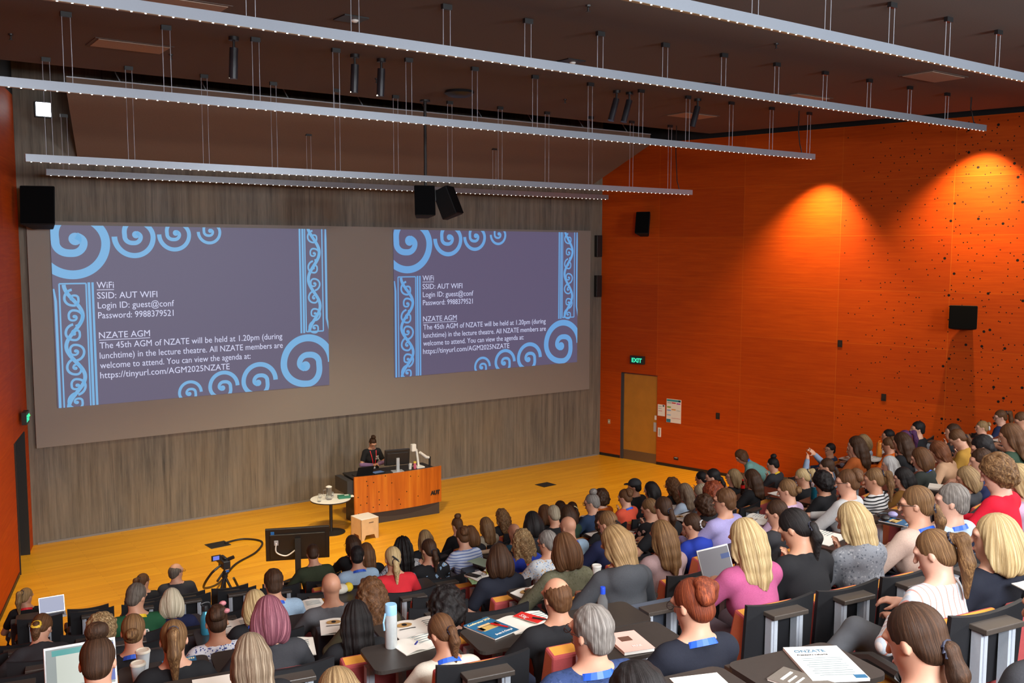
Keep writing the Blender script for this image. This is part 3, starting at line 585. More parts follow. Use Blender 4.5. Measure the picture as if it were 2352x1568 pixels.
# hair, modelled around the head centre
def hair_prims(st,g):
    """g: direction of gravity in the head's own frame"""
    g=np.array(g); e=lambda c,r,k=.02: ('e',A3(*c),r,None,k); pr=[]; cut=[('h',A3(0,.82,-.57),.036)]; disp=None
    cap=e((0,-.018,.034),(.087,.104,.098)); base=[cap,e((0,-.055,-.03),(.074,.062,.075))]
    def chain(p,L,r0,r1,out=.02,back=0.0,n=4):
        p=A3(*p); o=[]; q=p
        for i in range(n):
            nx=p+g*L*(i+1)/n+A3(0,-out*math.sin((i+1)/n*2.2),0)+A3(p[0]*.25*(i+1)/n,0,0); o.append(('c',q,nx,r0+(r1-r0)*i/n,r0+(r1-r0)*(i+1)/n,.03)); q=nx
        return o
    wav=lambda amp,fq: (lambda G: amp*np.sin(G[...,0]*fq+1.3*np.sin(G[...,2]*fq*.6))*np.sin(G[...,1]*fq*1.1+2*np.sin(G[...,0]*fq*.5))*np.sin(G[...,2]*fq*.9+.7))
    strand=lambda amp,nf: (lambda G: amp*np.sin(np.arctan2(G[...,0],-G[...,1]-.02)*nf+G[...,2]*7))
    if st in('short','shortgrey','shortcurly'):
        pr=[e((0,-.016,.034),(.083,.101,.096)),e((0,-.06,-.03),(.066,.050,.055))]; cut=[('h',A3(0,.78,-.62),.026),('h',A3(0,.55,-.83),.05)]; disp=wav(.004 if st!='shortcurly' else .011,95 if st!='shortcurly' else 70)
    elif st=='balding':
        pr=[e((0,-.022,.015),(.083,.099,.085)),e((0,-.062,-.035),(.064,.046,.055))]; cut=[('h',A3(0,.6,.8),.052),('h',A3(0,.8,-.6),.03),('h',A3(0,1,0),.05)]; disp=wav(.003,110)
    elif st=='bob':
        pr=base+chain((.0,-.085,.0),.135,.056,.046)+chain((.058,-.05,.0),.135,.05,.042)+chain((-.058,-.05,.0),.135,.05,.042)+chain((.07,.0,.0),.13,.032,.03,0)+chain((-.07,.0,.0),.13,.032,.03,0); cut=[('h',A3(0,.9,-.43),.05)]; disp=strand(.0016,23)
    elif st in('long','lowlong','braids'):
        L=.33 if st!='lowlong' else .36
        pr=base+chain((0,-.088,.0),L,.055,.04,.045)+chain((.055,-.065,.0),L,.05,.032,.03)+chain((-.055,-.065,.0),L*.95,.05,.032,.03)+chain((.075,-.01,.0),L*.6,.03,.022,.0)+chain((-.075,-.01,.0),L*.6,.03,.022,.0); cut=[('h',A3(0,.92,-.4),.05)]
        disp=strand(.0018,21) if st!='braids' else strand(.012,16)
    elif st=='curly':
        pr=[e((0,-.022,.035),(.118,.122,.118)),e((0,-.06,-.045),(.105,.08,.085),.05)]; cut=[('h',A3(0,.86,-.5),.046)]; disp=wav(.014,62)
    elif st=='curlylong':
        pr=[e((0,-.02,.035),(.098,.110,.102))]+chain((0,-.085,.0),.30,.065,.055,.04)+chain((.06,-.06,.0),.29,.06,.05,.03)+chain((-.06,-.06,.0),.29,.06,.05,.03)+chain((.078,0,.0),.17,.036,.035,.0)+chain((-.078,0,.0),.17,.036,.035,.0); cut=[('h',A3(0,.9,-.43),.05)]; disp=wav(.012,58)
    else:
        tight=[e((0,-.016,.032),(.081,.100,.094)),e((0,-.058,-.03),(.066,.054,.055))]; pr=tight; cut=[]; disp=strand(.001,30)
        face=[('h',A3(0,.82,-.57),.036)]
        ext=[]
        if st=='pony': ext=[e((0,-.108,.055),(.032,.03,.03),.01)]+[('c',A3(0,-.115,.055),A3(0,-.165,.04),.024,.034,.02),('c',A3(0,-.165,.04),A3(0,-.17,.0)+g*.08,.036,.04,.02),('c',A3(0,-.17,.0)+g*.08,A3(0,-.155,-.0)+g*.26,.04,.012,.02)]
        if st=='lowpony': ext=[e((0,-.108,-.04),(.03,.028,.028),.012),('c',A3(0,-.115,-.04),A3(.0,-.135,-.05)+g*.07,.026,.034,.02),('c',A3(0,-.135,-.05)+g*.07,A3(0,-.12,-.05)+g*.21,.034,.012,.02)]
        if st=='topbun': ext=[e((0,-.05,.142),(.056,.056,.046),.012),e((.02,-.065,.155),(.03,.03,.025),.01)]
        if st in('lowbun','bun'):
            zc=-.02 if st=='lowbun' else .05; ext=[e((0,-.122,zc),(.046,.036,.042),.012),e((.018,-.14,zc+.01),(.022,.018,.022),.01),e((-.018,-.138,zc-.012),(.022,.018,.02),.01)]
        if st=='updo': ext=[e((0,-.105,.05),(.062,.045,.058),.02),e((.025,-.125,.075),(.035,.03,.03),.015),e((-.028,-.12,.03),(.034,.03,.032),.015),e((0,-.09,.1),(.045,.04,.03),.02)]
        if st=='cap': ext=[]
        return pr+ext,face,disp
    return pr,cut,disp
HC={'brown':((.095,.042,.018),(.19,.092,.042)),'dkbrown':((.040,.019,.010),(.10,.048,.026)),'black':((.010,.008,.008),(.035,.03,.03)),'blonde':((.42,.29,.13),(.72,.58,.36)),'dkblonde':((.25,.15,.065),(.45,.30,.15)),
 'hlblonde':((.20,.12,.055),(.58,.42,.22)),'hlbrown':((.13,.065,.028),(.36,.21,.09)),'hlgrey':((.18,.12,.075),(.55,.46,.34)),'hlgreybrown':((.13,.085,.055),(.34,.25,.17)),'auburn':((.14,.028,.012),(.34,.085,.03)),'grey':((.16,.14,.125),(.40,.37,.34)),'greybrown':((.10,.08,.065),(.24,.2,.16)),
 'greyblond':((.26,.21,.14),(.5,.43,.32)),'white':((.5,.43,.30),(.8,.74,.6)),'whitesilver':((.5,.5,.5),(.8,.8,.8)),'pink':((.17,.05,.075),(.52,.23,.26)),'purple':((.09,.03,.10),(.2,.09,.22)),'redbrown':((.13,.045,.02),(.28,.11,.045)),'none':((.1,.07,.05),(.2,.15,.1))}
b=lambda *c: c
TOPS={'black':((.014,.014,.016),),'charcoal':((.035,.035,.04),),'green':((.015,.085,.035),),'navy':((.012,.016,.055),),'bluefloral':((.62,.64,.70),'speckle',(.05,.08,.30),(.03,.05,.2)),'lightblue':((.34,.48,.64),),'olivebomber':((.042,.055,.030),),
 'grey':((.10,.10,.11),),'redtop':((.55,.02,.03),),'whitepat':((.5,.5,.52),'speckle',(.03,.03,.06),(.02,.02,.03)),'floral':((.012,.012,.014),'floral',(.62,.20,.17),(.22,.33,.48)),'bluestripe':((.52,.58,.72),'stripeH',(.16,.22,.45)),'beige':((.36,.31,.23),),'darkteal':((.02,.07,.11),),
 'royal':((.02,.045,.36),),'navyblack':((.012,.014,.024),),'olive':((.09,.08,.045),),'cream':((.62,.57,.48),),'bluefloral2':((.52,.55,.58),'speckle',(.50,.28,.10),(.15,.25,.45)),'oliveknit':((.12,.115,.07),'speckle',(.09,.085,.05),(.14,.13,.09)),'darkgreen':((.025,.05,.03),),
 'denim':((.03,.055,.12),),'orangejacket':((.45,.10,.012),),'hoodiegrey':((.055,.058,.065),),'navyknit':((.028,.05,.14),'speckle',(.02,.04,.11),(.05,.075,.18)),'pinkgrey':((.36,.24,.24),),'redfloral':((.014,.013,.015),'floral',(.6,.04,.03),(.55,.35,.3)),'coral':((.75,.10,.05),),
 'paleblue':((.42,.52,.66),),'tiger':((.62,.19,.03),'tiger',(.03,.015,.01),(.05,.02,.01)),'pinkpat':((.55,.25,.27),'speckle',(.4,.05,.08),(.7,.5,.5)),'lavender':((.34,.30,.55),),'greyblue':((.20,.25,.34),),'lilac':((.52,.36,.50),),'lightgrey':((.48,.48,.48),),
 'blackjacket':((.012,.013,.016),),'rust':((.42,.10,.02),),'white':((.7,.7,.7),),'brightorange':((.85,.16,.01),),'brown':((.18,.09,.03),),'rustbrown':((.30,.12,.015),),'charcoalgreen':((.035,.042,.038),),'tan':((.50,.30,.18),),'mustard':((.45,.24,.04),),
 'whitehood':((.62,.60,.54),),'navyblue':((.02,.028,.08),),'charcoal2':((.04,.04,.045),),'red':((.62,.008,.03),),'bwstripe':((.6,.6,.6),'stripeH',(.012,.012,.014)),'mustardbrown':((.22,.10,.02),),'peach':((.55,.40,.33),),'greymarl':((.20,.21,.235),'speckle',(.3,.31,.33),(.1,.11,.13)),
 'pinkstripe':((.58,.66,.74),'stripeV',(.78,.74,.72),(.62,.27,.22)),'pinktop':((.40,.085,.20),),'teal':((.22,.46,.42),)}
SHORTS={'green','pinktop','grey','charcoal','navyblack','black','redtop','red_','pinkbob'}
HOODS={'hoodiegrey','greymarl','royal','whitehood','brightorange'}
EYE=None
def head_bits():
    global EYE
    ey=NT('eye_white_and_iris'); sp=ey.n('ShaderNodeSeparateXYZ'); ey.t.links.new(ey.coord(),sp.inputs[0])
    ax=ey.math('SUBTRACT',ey.math('ABSOLUTE',sp.outputs[0]),.031); zz=ey.math('SUBTRACT',sp.outputs[2],.008)
    rr=ey.math('ADD',ey.math('MULTIPLY',ax,ax),ey.math('MULTIPLY',zz,zz)); ey.base(ey.mix(ey.math('LESS_THAN',rr,.00005),(.75,.72,.68),(.03,.018,.012))); ey.rough(.2)
    E_=MB().ball((-.031,.0745,.008),.0115,10).mesh('eye',ey.m,True); E2=MB().ball((.031,.0745,.008),.0115,10).mesh('eye',ey.m,True)
    Bm=[MB().tube([(s*.014,.091,.031),(s*.03,.090,.035),(s*.046,.081,.031)],[.003,.004,.002],6).mesh('eyebrow',plain('brow',(.03,.018,.012),.7)) for s in(-1,1)]; m=MB().tube([(-.022,.098,-.062),(-.008,.105,-.061),(.008,.105,-.061),(.022,.098,-.062)],[.002,.0055,.0055,.002],6)
    EYE=(E_,E2,Bm[0],Bm[1],m.mesh('lips',plain('lip',(.42,.13,.11),.5)))
head_bits()
GLS=None
def glasses_mesh(mat):
    m=MB()
    for s in(-1,1):
        m.tube([(s*.034+.024*math.cos(a),.112,.006+.019*math.sin(a)) for a in [2*math.pi*i/14 for i in range(15)]],.0022,5); m.tube([(s*.058,.108,.012),(s*.084,.05,.012),(s*.085,-.01,.006)],.0022,5)
    m.tube([(-.01,.113,.008),(.01,.113,.008)],.002,5); return m.mesh('glasses',mat)
GLS=glasses_mesh(plain('spectacle_frame',(.03,.02,.018),.3))
CACHE={}
def person(label,base,rz,sc,hpx,lean,hy,hp,style,hair,top,arms,extras,female=True,stand=False,trousers=None,skin=0,group=None,hairsc=1.0):
    vb=.0085 if hpx>=75 else (.0125 if hpx>=48 else .017)
    t=thing('person',label,'person',base,rz,group,sc)
    key=(lean,hy//10,hp//8,arms,female,stand,vb)
    F=figure(lean,hy,hp,arms,female,stand)
    sk=m_skin(skin); body=F['body']+F['arm']+F['fore']+F['hands']+F['leg']+F['head']
    link('body',vmesh('body',body,vb,sk),t)
    c=TOPS[top]; fm=m_fabric(top,*c)
    sleeve='short' if (top in SHORTS and not(arms=='R')) else 'long'
    if top in('olive','cream','peach','auburn','coral'): sleeve='long'
    link('top',vmesh('top',top_prims(F,sleeve,top in HOODS),vb*1.05,fm),t)
    tc=trousers or rnd.choice([(.02,.03,.07),(.015,.015,.018),(.03,.045,.10),(.04,.04,.045)])
    tr=grow([p for i,p in enumerate(F['leg']) if i%3<2],.014)+grow(F['body'][:2],.006)
    link('trousers',vmesh('trousers',tr,max(vb*1.3,.012) if hpx<100 else .011,plain('trouser_%d'%int(sum(tc)*1000),tc,.85,var=.2,scale=30)),t)
    shp=[]
    for s in(0,1):
        p=F['leg'][s*3+2]; shp+=[('c',p[1]-A3(0,.02,.03),p[2]+A3(0,.03,-.0),.045,.04,.03)]
    link('shoes',vmesh('shoes',shp,.016 if hpx<100 else .010,WHT if 'sneaker' in extras else BLK),t)
    hm=Matrix.Translation(F['hc'])@Matrix(F['Rm'].tolist()).to_4x4()
    def onhead(name,me,s=1.0):
        o=link(name,me,t); o.matrix_local=hm@Matrix.Scale(s,4); return o
    for nme,me in zip(('eye','eye','eyebrow','eyebrow','lips'),EYE): onhead(nme,me)
    if 'glasses' in extras: onhead('glasses',GLS)
    if style!='bald':
        g=F['Rm'].T@A3(0,-.12,-1); g=g/np.linalg.norm(g); pr,cut,disp=hair_prims(style,g); cu=style in('curly','curlylong','shortcurly')
        hk=(style,tuple(np.round(g*5)),vb); hv=.0065 if hpx>=75 else (.0095 if hpx>=48 else .013)
        mt=m_hair(hair,*HC[hair],curl=cu)
        if style in('short','shortgrey','shortcurly','balding','bob','long','lowlong','braids','curly','curlylong'): me=vmesh('hair',pr+cut,hv,mt,disp)
        else:
            # pulled-back hair: the scalp part is cut at the hairline, the bun or tail is not
            me=vmesh('hair',pr[:2]+cut,hv,mt,disp)
            if len(pr)>2: onhead('hair_tail' if 'pony' in style else 'hair_bun',vmesh('hair_tail',pr[2:],hv,m_hair(hair,*HC[hair],curl=cu,tail=True),disp),hairsc)
        onhead('hair',me,hairsc)
        if style in('pony','lowpony'):
            z=(.055,-.04)[style=='lowpony']; col=plain('hair_tie_dark',(.01,.012,.03),.6) if 'scrunchie' not in extras else plain('scrunchie_yellow',(.7,.45,.03),.7)
            onhead('hair_tie',MB().tube([(.03*math.cos(a),-.112+.004*math.sin(a),z+.03*math.sin(a)) for a in [2*math.pi*i/12 for i in range(13)]],.008 if 'scrunchie' not in extras else .016,6).mesh('hair_tie',col,True))
    if 'scrunchie_silver' in extras: onhead('scrunchie',MB().tube([(.036*math.cos(a),-.118,-.02+.036*math.sin(a)) for a in [2*math.pi*i/12 for i in range(13)]],.015,6).mesh('scr',plain('silver_satin',(.5,.5,.52),.35),True))
    if 'clips' in extras: onhead('hair_clip',MB().ball((.045,-.09,.125),(.028,.022,.02),10).mesh('hc',plain('pink_clip',(.45,.16,.18),.5),True)); onhead('hair_clip',MB().ball((.06,-.135,.06),(.026,.02,.02),10).mesh('hc2',plain('pink_clip',(.45,.16,.18),.5),True))
    elif 'clip' in extras.split() or 'clip_gold' in extras: onhead('hair_clip',MB().tube([(-.03,-.125,.02),(0,-.14,-.01),(.025,-.128,-.04)],.009,6).mesh('clip',BLK if 'gold' not in extras else plain('pale_clip',(.7,.6,.3),.4),True))
    if style=='cap':
        k=plain('cap_black',(.012,.012,.014),.8); me=vmesh('cap',[('e',A3(0,-.012,.045),(.095,.11,.095),None,.01),('h',A3(0,0,-1),-.03)],.009,k); onhead('cap',me); onhead('cap_peak',MB().prism([(-.07,.07),(.07,.07),(.055,.15),(0,.17),(-.055,.15)],.045,.055).mesh('peak',k))
    nk,u,f=F['nk'],F['u'],F['f']; X=A3(1,0,0)
    lan=[e for e in extras.split() if e.startswith('lanyard')]
    if lan:
        col={'lanyard_red':(.6,.01,.02),'lanyard_blue':(.012,.09,.55),'lanyard_yellow':(.7,.45,.01)}[lan[0]]; m=MB(); n=14; vs=[]
        for i in range(n+1):
            a=(i/n-.5)*2*2.2; c=nk-f*.012+u*(.048-.03*(1-math.cos(a)))+X*math.sin(a)*.078-f*(math.cos(a)*.074+.004)
            o=(X*math.sin(a)-f*math.cos(a)); vs+=[c+o*.012-u*.017+o*.006,c+o*.004+u*.011]
        m.add(vs,[(2*i,2*i+2,2*i+3,2*i+1) for i in range(n)])
        if 'badge' in extras:
            for s in(-1,1):
                q=[nk+X*s*.075+f*.07+u*.02,nk+X*s*.055+f*.145-u*.10,nk+X*s*.035+f*.168-u*.20,nk+X*s*.012+f*.165-u*.34]; m.add([e+X*d for e in q for d in(-.009,.009)],[(2*i,2*i+1,2*i+3,2*i+2) for i in range(3)])
        link('lanyard',m.mesh('lanyard',plain(lan[0],col,.5,var=.03)),t)
    return t,F
PEOPLE=[
(0,1.99,14.45,1.18,0.99,41,1,35,15,"pony","dkblonde","black","L","lanyard_red",1,"person with blonde ponytail and red lanyard beside the left wall"),
(0,3.47,14.08,1.20,0.99,41,0,45,10,"pony","brown","black","L","",1,"person with brown ponytail in front row looking right, black top"),
(0,3.92,14.00,1.28,1.06,40,0,55,5,"balding","greybrown","charcoal","L","glasses",0,"bald-topped person in dark shirt and glasses, front row centre left"),
(6,2.19,9.16,2.74,1.04,62,1,35,20,"short","greybrown","green","L","lanyard_yellow letters",0,"grey-haired person in green tee with white letters on the back"),
(6,2.50,9.11,2.65,0.96,62,1,5,20,"bob","white","navy","W","scarf",1,"person with white bob and blue patterned scarf over navy top"),
(7,1.32,8.82,2.75,1.01,70,4,20,40,"lowpony","brown","charcoal","L","scrunchie",1,"person bent far forward, brown hair tied with a yellow scrunchie"),
(8,1.54,7.54,3.11,0.93,80,1,0,20,"curly","hlblonde","black","W","",1,"person with curly golden hair, mostly hidden behind a big bun"),
(9,1.56,6.64,3.40,0.96,80,1,5,20,"lowbun","hlbrown","black","W","lanyard_blue",1,"person with golden-brown knotted low bun and blue lanyard, black top"),
(10,1.55,5.63,3.69,0.96,85,1,5,15,"pony","hlbrown","black","W","",1,"person with long brown ponytail in a dark hair tie, lower left"),
(11,0.95,4.76,4.02,1.00,105,1,5,25,"topbun","dkbrown","black","T","",1,"person with big dark bun in front of an open laptop"),
(10,0.99,5.76,3.60,0.90,95,1,0,35,"short","brown","black","L","",1,"brown-haired person half hidden below the laptop at lower left"),
(9,2.10,6.54,3.37,0.93,82,1,-2,25,"updo","dkbrown","bluefloral","W","clips",1,"person with dark curly updo and two pink hair clips"),
(10,2.10,5.53,3.74,1.00,90,1,5,20,"bob","pink","charcoal","W","",1,"person with pink and purple wavy bob in dark grey tee"),
(8,2.67,7.33,3.13,0.94,75,1,-7,25,"bob","blonde","black","W","lanyard_blue",1,"blonde person partly hidden behind the pink-haired person"),
(7,3.12,8.08,3.00,1.04,62,1,0,10,"short","dkbrown","lightblue","W","lanyard_blue",0,"short dark-haired person in light blue shirt, blue lanyard at nape"),
(2,5.34,12.31,1.73,1.07,44,2,10,25,"short","dkbrown","olivebomber","W","",0,"person in quilted dark green bomber jacket before the monitor back"),
(8,3.28,7.20,3.19,1.00,68,1,0,10,"bald","none","grey","W","cord",0,"bald person in grey tee with thin dark neck cord"),
(11,1.65,4.61,3.93,0.92,115,1,0,15,"long","hlgrey","black","W","",1,"person with long straight streaked ash-blonde hair at the bottom edge"),
(4,5.11,10.44,2.24,1.05,52,1,15,15,"short","black","lightblue","W","lanyard_blue",0,"person with thinning black hair in light blue shirt, blue lanyard"),
(1,6.26,12.96,1.54,1.09,41,1,-15,15,"long","dkbrown","black","T","glasses",1,"person with long dark hair behind a white-screened laptop near stage"),
(12,1.52,3.29,4.27,0.90,120,1,0,20,"bob","hlblonde","black","L","",1,"blonde crown of a person cut off by the bottom edge"),
(10,2.64,5.42,3.64,0.92,88,1,10,15,"long","black","black","W","",1,"person with long glossy near-black hair left of the steel bottle"),
(3,5.65,11.27,1.97,1.04,43,1,10,15,"long","brown","black","W","",1,"person with long chestnut hair beside the blue conference booklet"),
(6,4.72,8.79,2.73,1.05,56,2,5,15,"lowpony","blonde","redtop","W","clip",1,"blonde person in red top, hair held by a dark claw clip"),
(4,5.70,10.35,2.27,1.07,50,1,15,10,"braids","black","whitepat","W","",1,"person with long thin black braids, second row from the stage"),
(2,6.98,12.00,1.74,1.05,42,0,5,10,"long","hlblonde","black","L","",1,"person with straight ash-blonde hair against the stage, front row"),
(5,5.57,9.48,2.49,1.05,56,1,-7,20,"lowpony","dkbrown","floral","CL","bracelet",1,"person in black blouse with large pink and blue flowers"),
(4,6.62,10.39,2.23,1.06,47,2,5,20,"updo","brown","bluestripe","W","strap",1,"person in blue and white striped shirt, brown hair clipped up"),
(1,8.20,13.04,1.49,1.05,37,1,0,10,"topbun","brown","black","L","",1,"person with small brown bun in front row near lectern"),
(3,7.27,11.20,1.95,1.02,42,1,20,15,"bob","brown","black","W","",1,"brown-haired person beside the striped shirt, turned right"),
(2,8.20,12.20,1.69,1.02,45,1,5,15,"long","hlbrown","beige","W","tie_blue",1,"person with long brown hair and blue hair tie, beige top"),
(1,9.20,13.20,1.44,1.01,38,1,-7,10,"curlylong","hlbrown","black","L","",1,"person with wavy golden-brown long hair in black, front row"),
(4,7.40,10.31,2.18,1.00,46,1,10,15,"bald","none","darkteal","W","",0,"balding person in dark teal top beside a purple bottle"),
(6,6.22,8.51,2.73,1.03,52,1,15,15,"curlylong","hlblonde","royal","W","",1,"person with wavy highlighted long hair in royal blue top"),
(5,7.02,9.39,2.60,1.10,47,1,15,15,"bob","black","black","W","badges",1,"person with glossy black bob, white badges on black top"),
(8,4.81,6.94,3.22,1.03,64,1,10,15,"bob","dkbrown","navyblack","L","",1,"person with dark brown bob in dark navy tee, elbow out"),
(9,3.20,6.32,3.41,0.97,76,1,-2,20,"curlylong","brown","olive","W","",1,"person with long frizzy brown hair above a yellow bag"),
(10,3.31,5.40,3.56,0.90,92,2,5,25,"curly","black","black","W","",1,"person with big black curly hair in the next seats below floral blouse"),
(11,2.74,4.52,3.82,0.90,100,2,-15,40,"lowpony","brown","cream","W","lanyard_blue",1,"person with low brown ponytail writing in a small notebook"),
(7,5.90,7.63,2.99,1.03,56,1,-20,10,"short","grey","bluefloral2","W","glasses",1,"grey short-haired person with glasses in a pale flowery shirt"),
(9,4.85,6.04,3.53,1.06,78,1,0,20,"bob","brown","oliveknit","W","",1,"person with thick straight brown bob in olive mesh knit"),
(6,6.87,8.49,2.78,1.07,54,1,-5,15,"bald","none","lightblue","W","lanyard_blue",0,"bald person in pale blue shirt with blue lanyard, centre"),
(3,8.73,11.37,1.99,1.05,36,1,10,10,"bob","brown","black","L","",1,"small brown head at stage edge left of a pointing arm"),
(4,8.15,10.40,2.28,1.09,38,1,20,20,"short","greyblond","black","W","",1,"grey-blonde person with a dark-sleeved arm stretched past"),
(4,8.42,10.43,2.24,1.05,40,1,0,15,"bob","dkbrown","darkgreen","W","",1,"brown-haired person in dark green behind the bald head"),
(2,9.91,12.47,1.64,0.97,36,1,0,10,"bob","dkbrown","black","L","",1,"dark brown bob in front row beside the ponytail with clip"),
(3,9.47,11.60,1.88,0.98,36,2,15,25,"lowpony","dkbrown","black","W","clip_gold",1,"person with dark ponytail and pale round clip writing by stage"),
(4,8.95,10.51,2.31,1.10,44,1,-25,10,"topbun","grey","denim","W","glasses",1,"grey-haired person with coiled bun, glasses and denim jacket"),
(3,10.07,11.60,1.98,1.05,38,1,10,10,"curly","dkbrown","orangejacket","W","",1,"dark curly-haired person in orange jacket, front row"),
(5,8.28,9.51,2.39,0.96,46,1,15,15,"curlylong","dkbrown","black","W","",1,"person with long frizzy dark brown hair behind the denim jacket"),
(7,6.69,7.59,3.07,1.10,60,1,-17,15,"lowpony","hlbrown","navy","W","clip",1,"person with sleek golden-brown ponytail raising a pen, navy top"),
(10,4.64,5.17,3.83,1.10,84,2,-17,30,"lowlong","dkblonde","hoodiegrey","W","lanyard_blue hood",1,"person with long straight blonde hair over a dark grey hoodie"),
(11,3.38,4.28,3.97,0.96,102,1,-5,10,"balding","brown","black","W","beard collar",0,"balding person with brown hair ring and plaid blue collar"),
(12,2.56,3.00,4.38,0.97,128,0,-17,5,"shortgrey","grey","navyknit","W","glasses lanyard_blue",0,"grey-haired person in navy knit with glasses and broad blue lanyard"),
(12,3.15,2.98,4.38,0.98,118,1,-12,15,"updo","auburn","navyblack","W","lanyard_blue glasses",1,"person with copper-red updo and blue lanyard, low-cut dark top"),
(9,5.83,5.90,3.51,1.05,68,1,-5,15,"long","hlbrown","pinkgrey","W","",1,"person with wavy caramel-brown hair directly behind the big laptop"),
(8,7.20,6.84,3.15,0.98,58,2,-17,15,"lowbun","dkbrown","royal","W","scrunchie_silver",1,"person in royal blue hoodie with silver scrunchie on dark bun"),
(6,8.30,8.62,2.75,1.05,55,1,-15,20,"lowbun","hlbrown","redfloral","CL","",1,"person in black blouse with small red flowers, chin on hand"),
(7,7.56,7.63,3.09,1.10,47,1,10,15,"lowpony","dkbrown","black","W","",1,"dark hair in a low knot beside the red-flowered blouse"),
(4,9.73,10.65,2.24,1.05,44,1,-7,15,"updo","brown","coral","CL","lanyard_blue",1,"person in bright coral jumper with brown hair pinned up"),
(3,10.96,11.76,2.00,1.07,42,1,-20,5,"cap","black","black","L","cap",0,"person in black baseball cap and black hooded jacket"),
(4,10.38,10.76,2.24,1.05,40,1,-15,10,"bob","black","black","W","",1,"person with sleek black hair right of the baseball cap"),
(4,10.94,10.86,2.21,1.02,38,1,-10,10,"curlylong","brown","black","L","glasses",1,"curly brown-haired person with glasses at the stage side"),
(5,10.16,9.82,2.44,1.00,42,1,-2,15,"long","hlgreybrown","paleblue","W","",1,"person with long grey-brown hair in pale blue top"),
(4,11.81,11.03,2.17,0.99,36,1,-12,10,"short","black","tiger","CL","lanyard_yellow",0,"short black-haired person in orange tiger-pattern top, yellow lanyard"),
(5,10.92,9.96,2.53,1.07,34,1,-25,10,"lowpony","black","black","W","",1,"dark-haired person behind a dark folded chair, right of tiger top"),
(6,9.46,8.82,2.73,1.03,42,1,0,30,"short","greyblond","grey","W","",1,"grey crown of a person below the orange tiger top"),
(7,8.49,7.74,3.09,1.10,42,1,10,15,"curly","auburn","black","W","",1,"auburn curly head behind the person in lavender shirt"),
(7,8.32,7.72,2.97,1.02,52,1,-5,15,"curly","dkbrown","pinkpat","CL","",1,"person with dense dark curls in pink patterned top"),
(8,7.51,6.68,3.39,1.10,58,0,-17,5,"short","brown","lavender","W","glasses",0,"short brown-haired person in lavender shirt with glasses"),
(5,11.48,10.05,2.44,1.00,33,1,-35,0,"bob","hlblonde","black","CL","glasses",1,"blonde person in glasses resting face on hand by the wall"),
(5,11.73,10.12,2.34,0.91,32,1,-10,15,"bob","brown","black","CL","",1,"small brown-haired head left of the long dark wavy hair"),
(6,10.70,9.02,2.73,1.03,40,1,-2,15,"long","dkbrown","black","W","",1,"person with long dark wavy hair in black beside a cola bottle"),
(5,12.91,10.43,2.38,0.96,34,2,-20,10,"topbun","black","charcoal","CL","lanyard_yellow",1,"person with black top bun, yellow lanyard and charcoal sweater"),
(7,10.69,8.13,2.92,0.97,42,1,-25,20,"pony","blonde","black","CL","glasses",1,"blonde ponytailed person with dark glasses frame holding blue pen"),
(7,11.39,8.25,2.95,1.00,42,1,-20,10,"lowpony","dkbrown","greyblue","R","",1,"dark-haired person raising both hands with a blue strap"),
(8,9.72,7.10,3.19,1.00,46,1,0,20,"curly","black","black","W","",1,"person with tight black curls left of the teal tumbler"),
(5,14.71,10.60,2.39,0.96,29,0,-65,0,"short","black","denim","W","glasses",0,"young-looking person with short black hair and denim jacket by wall"),
(8,8.87,6.95,3.25,1.05,50,1,-17,15,"lowbun","hlbrown","lilac","W","",1,"person with messy golden bun in lilac top"),
(9,7.33,5.86,3.48,1.03,60,1,-22,15,"lowbun","dkbrown","charcoal","W","",1,"person with pinned dark brown hair and charcoal top, hoop earring"),
(11,5.29,4.07,4.11,1.10,84,2,-20,30,"lowpony","black","black","CL","phone",1,"person with black ponytail looking down, black jumper"),
(9,8.50,5.90,3.61,1.10,55,0,-25,10,"updo","brown","lightgrey","W","glasses",1,"person with brown bun, glasses and pale grey top"),
(6,14.03,9.65,2.63,0.94,33,1,-30,5,"shortgrey","grey","blackjacket","W","lanyard_blue",0,"grey-haired person in black jacket writing by the orange wall"),
(7,12.32,8.43,3.12,1.10,33,1,-15,10,"long","dkbrown","rust","W","",1,"long dark-haired person in rust orange behind grey-haired person"),
(6,14.45,9.75,2.71,1.01,34,1,-10,15,"bob","hlblonde","paleblue","W","",1,"blonde bobbed person in pale blue near the orange bottle"),
(6,15.30,9.82,2.70,1.00,31,0,-27,0,"short","black","white","L","",0,"short black-haired person in profile against the orange wall"),
(7,14.19,8.80,2.96,1.01,32,1,-20,20,"pony","purple","black","W","",1,"person with purple ponytail"),
(7,14.68,8.88,3.04,1.07,32,1,-35,0,"short","black","blackjacket","CL","",0,"dark-haired person in black jacket holding hand to mouth"),
(7,13.53,8.67,2.94,0.99,32,1,-10,15,"updo","brown","brightorange","W","",1,"person with bright orange hood and messy brown hair"),
(8,11.66,7.45,3.10,0.92,42,1,-25,10,"long","whitesilver","brown","CL","",1,"person with long silver-white hair raising a hand"),
(8,12.13,7.55,3.15,0.96,50,1,-15,15,"shortcurly","dkbrown","rustbrown","W","lanyard_blue",0,"dark curly short-haired person in rust brown jumper"),
(8,12.08,7.54,3.34,1.10,40,1,0,15,"long","dkbrown","black","W","",1,"dark brown head in front of the black-jacketed person"),
(9,10.80,6.48,3.47,1.03,50,2,-10,15,"bob","brown","charcoalgreen","W","lanyard_blue",1,"person with brown bob in charcoal jumper and blue lanyard"),
(9,11.78,6.82,3.38,1.02,45,3,-10,25,"lowlong","redbrown","tan","W","",1,"person with long reddish hair leaning forward in tan top"),
(8,14.02,7.90,3.22,1.02,36,1,-32,0,"long","dkbrown","black","CL","",1,"dark-haired person with chin on fist near the wall"),
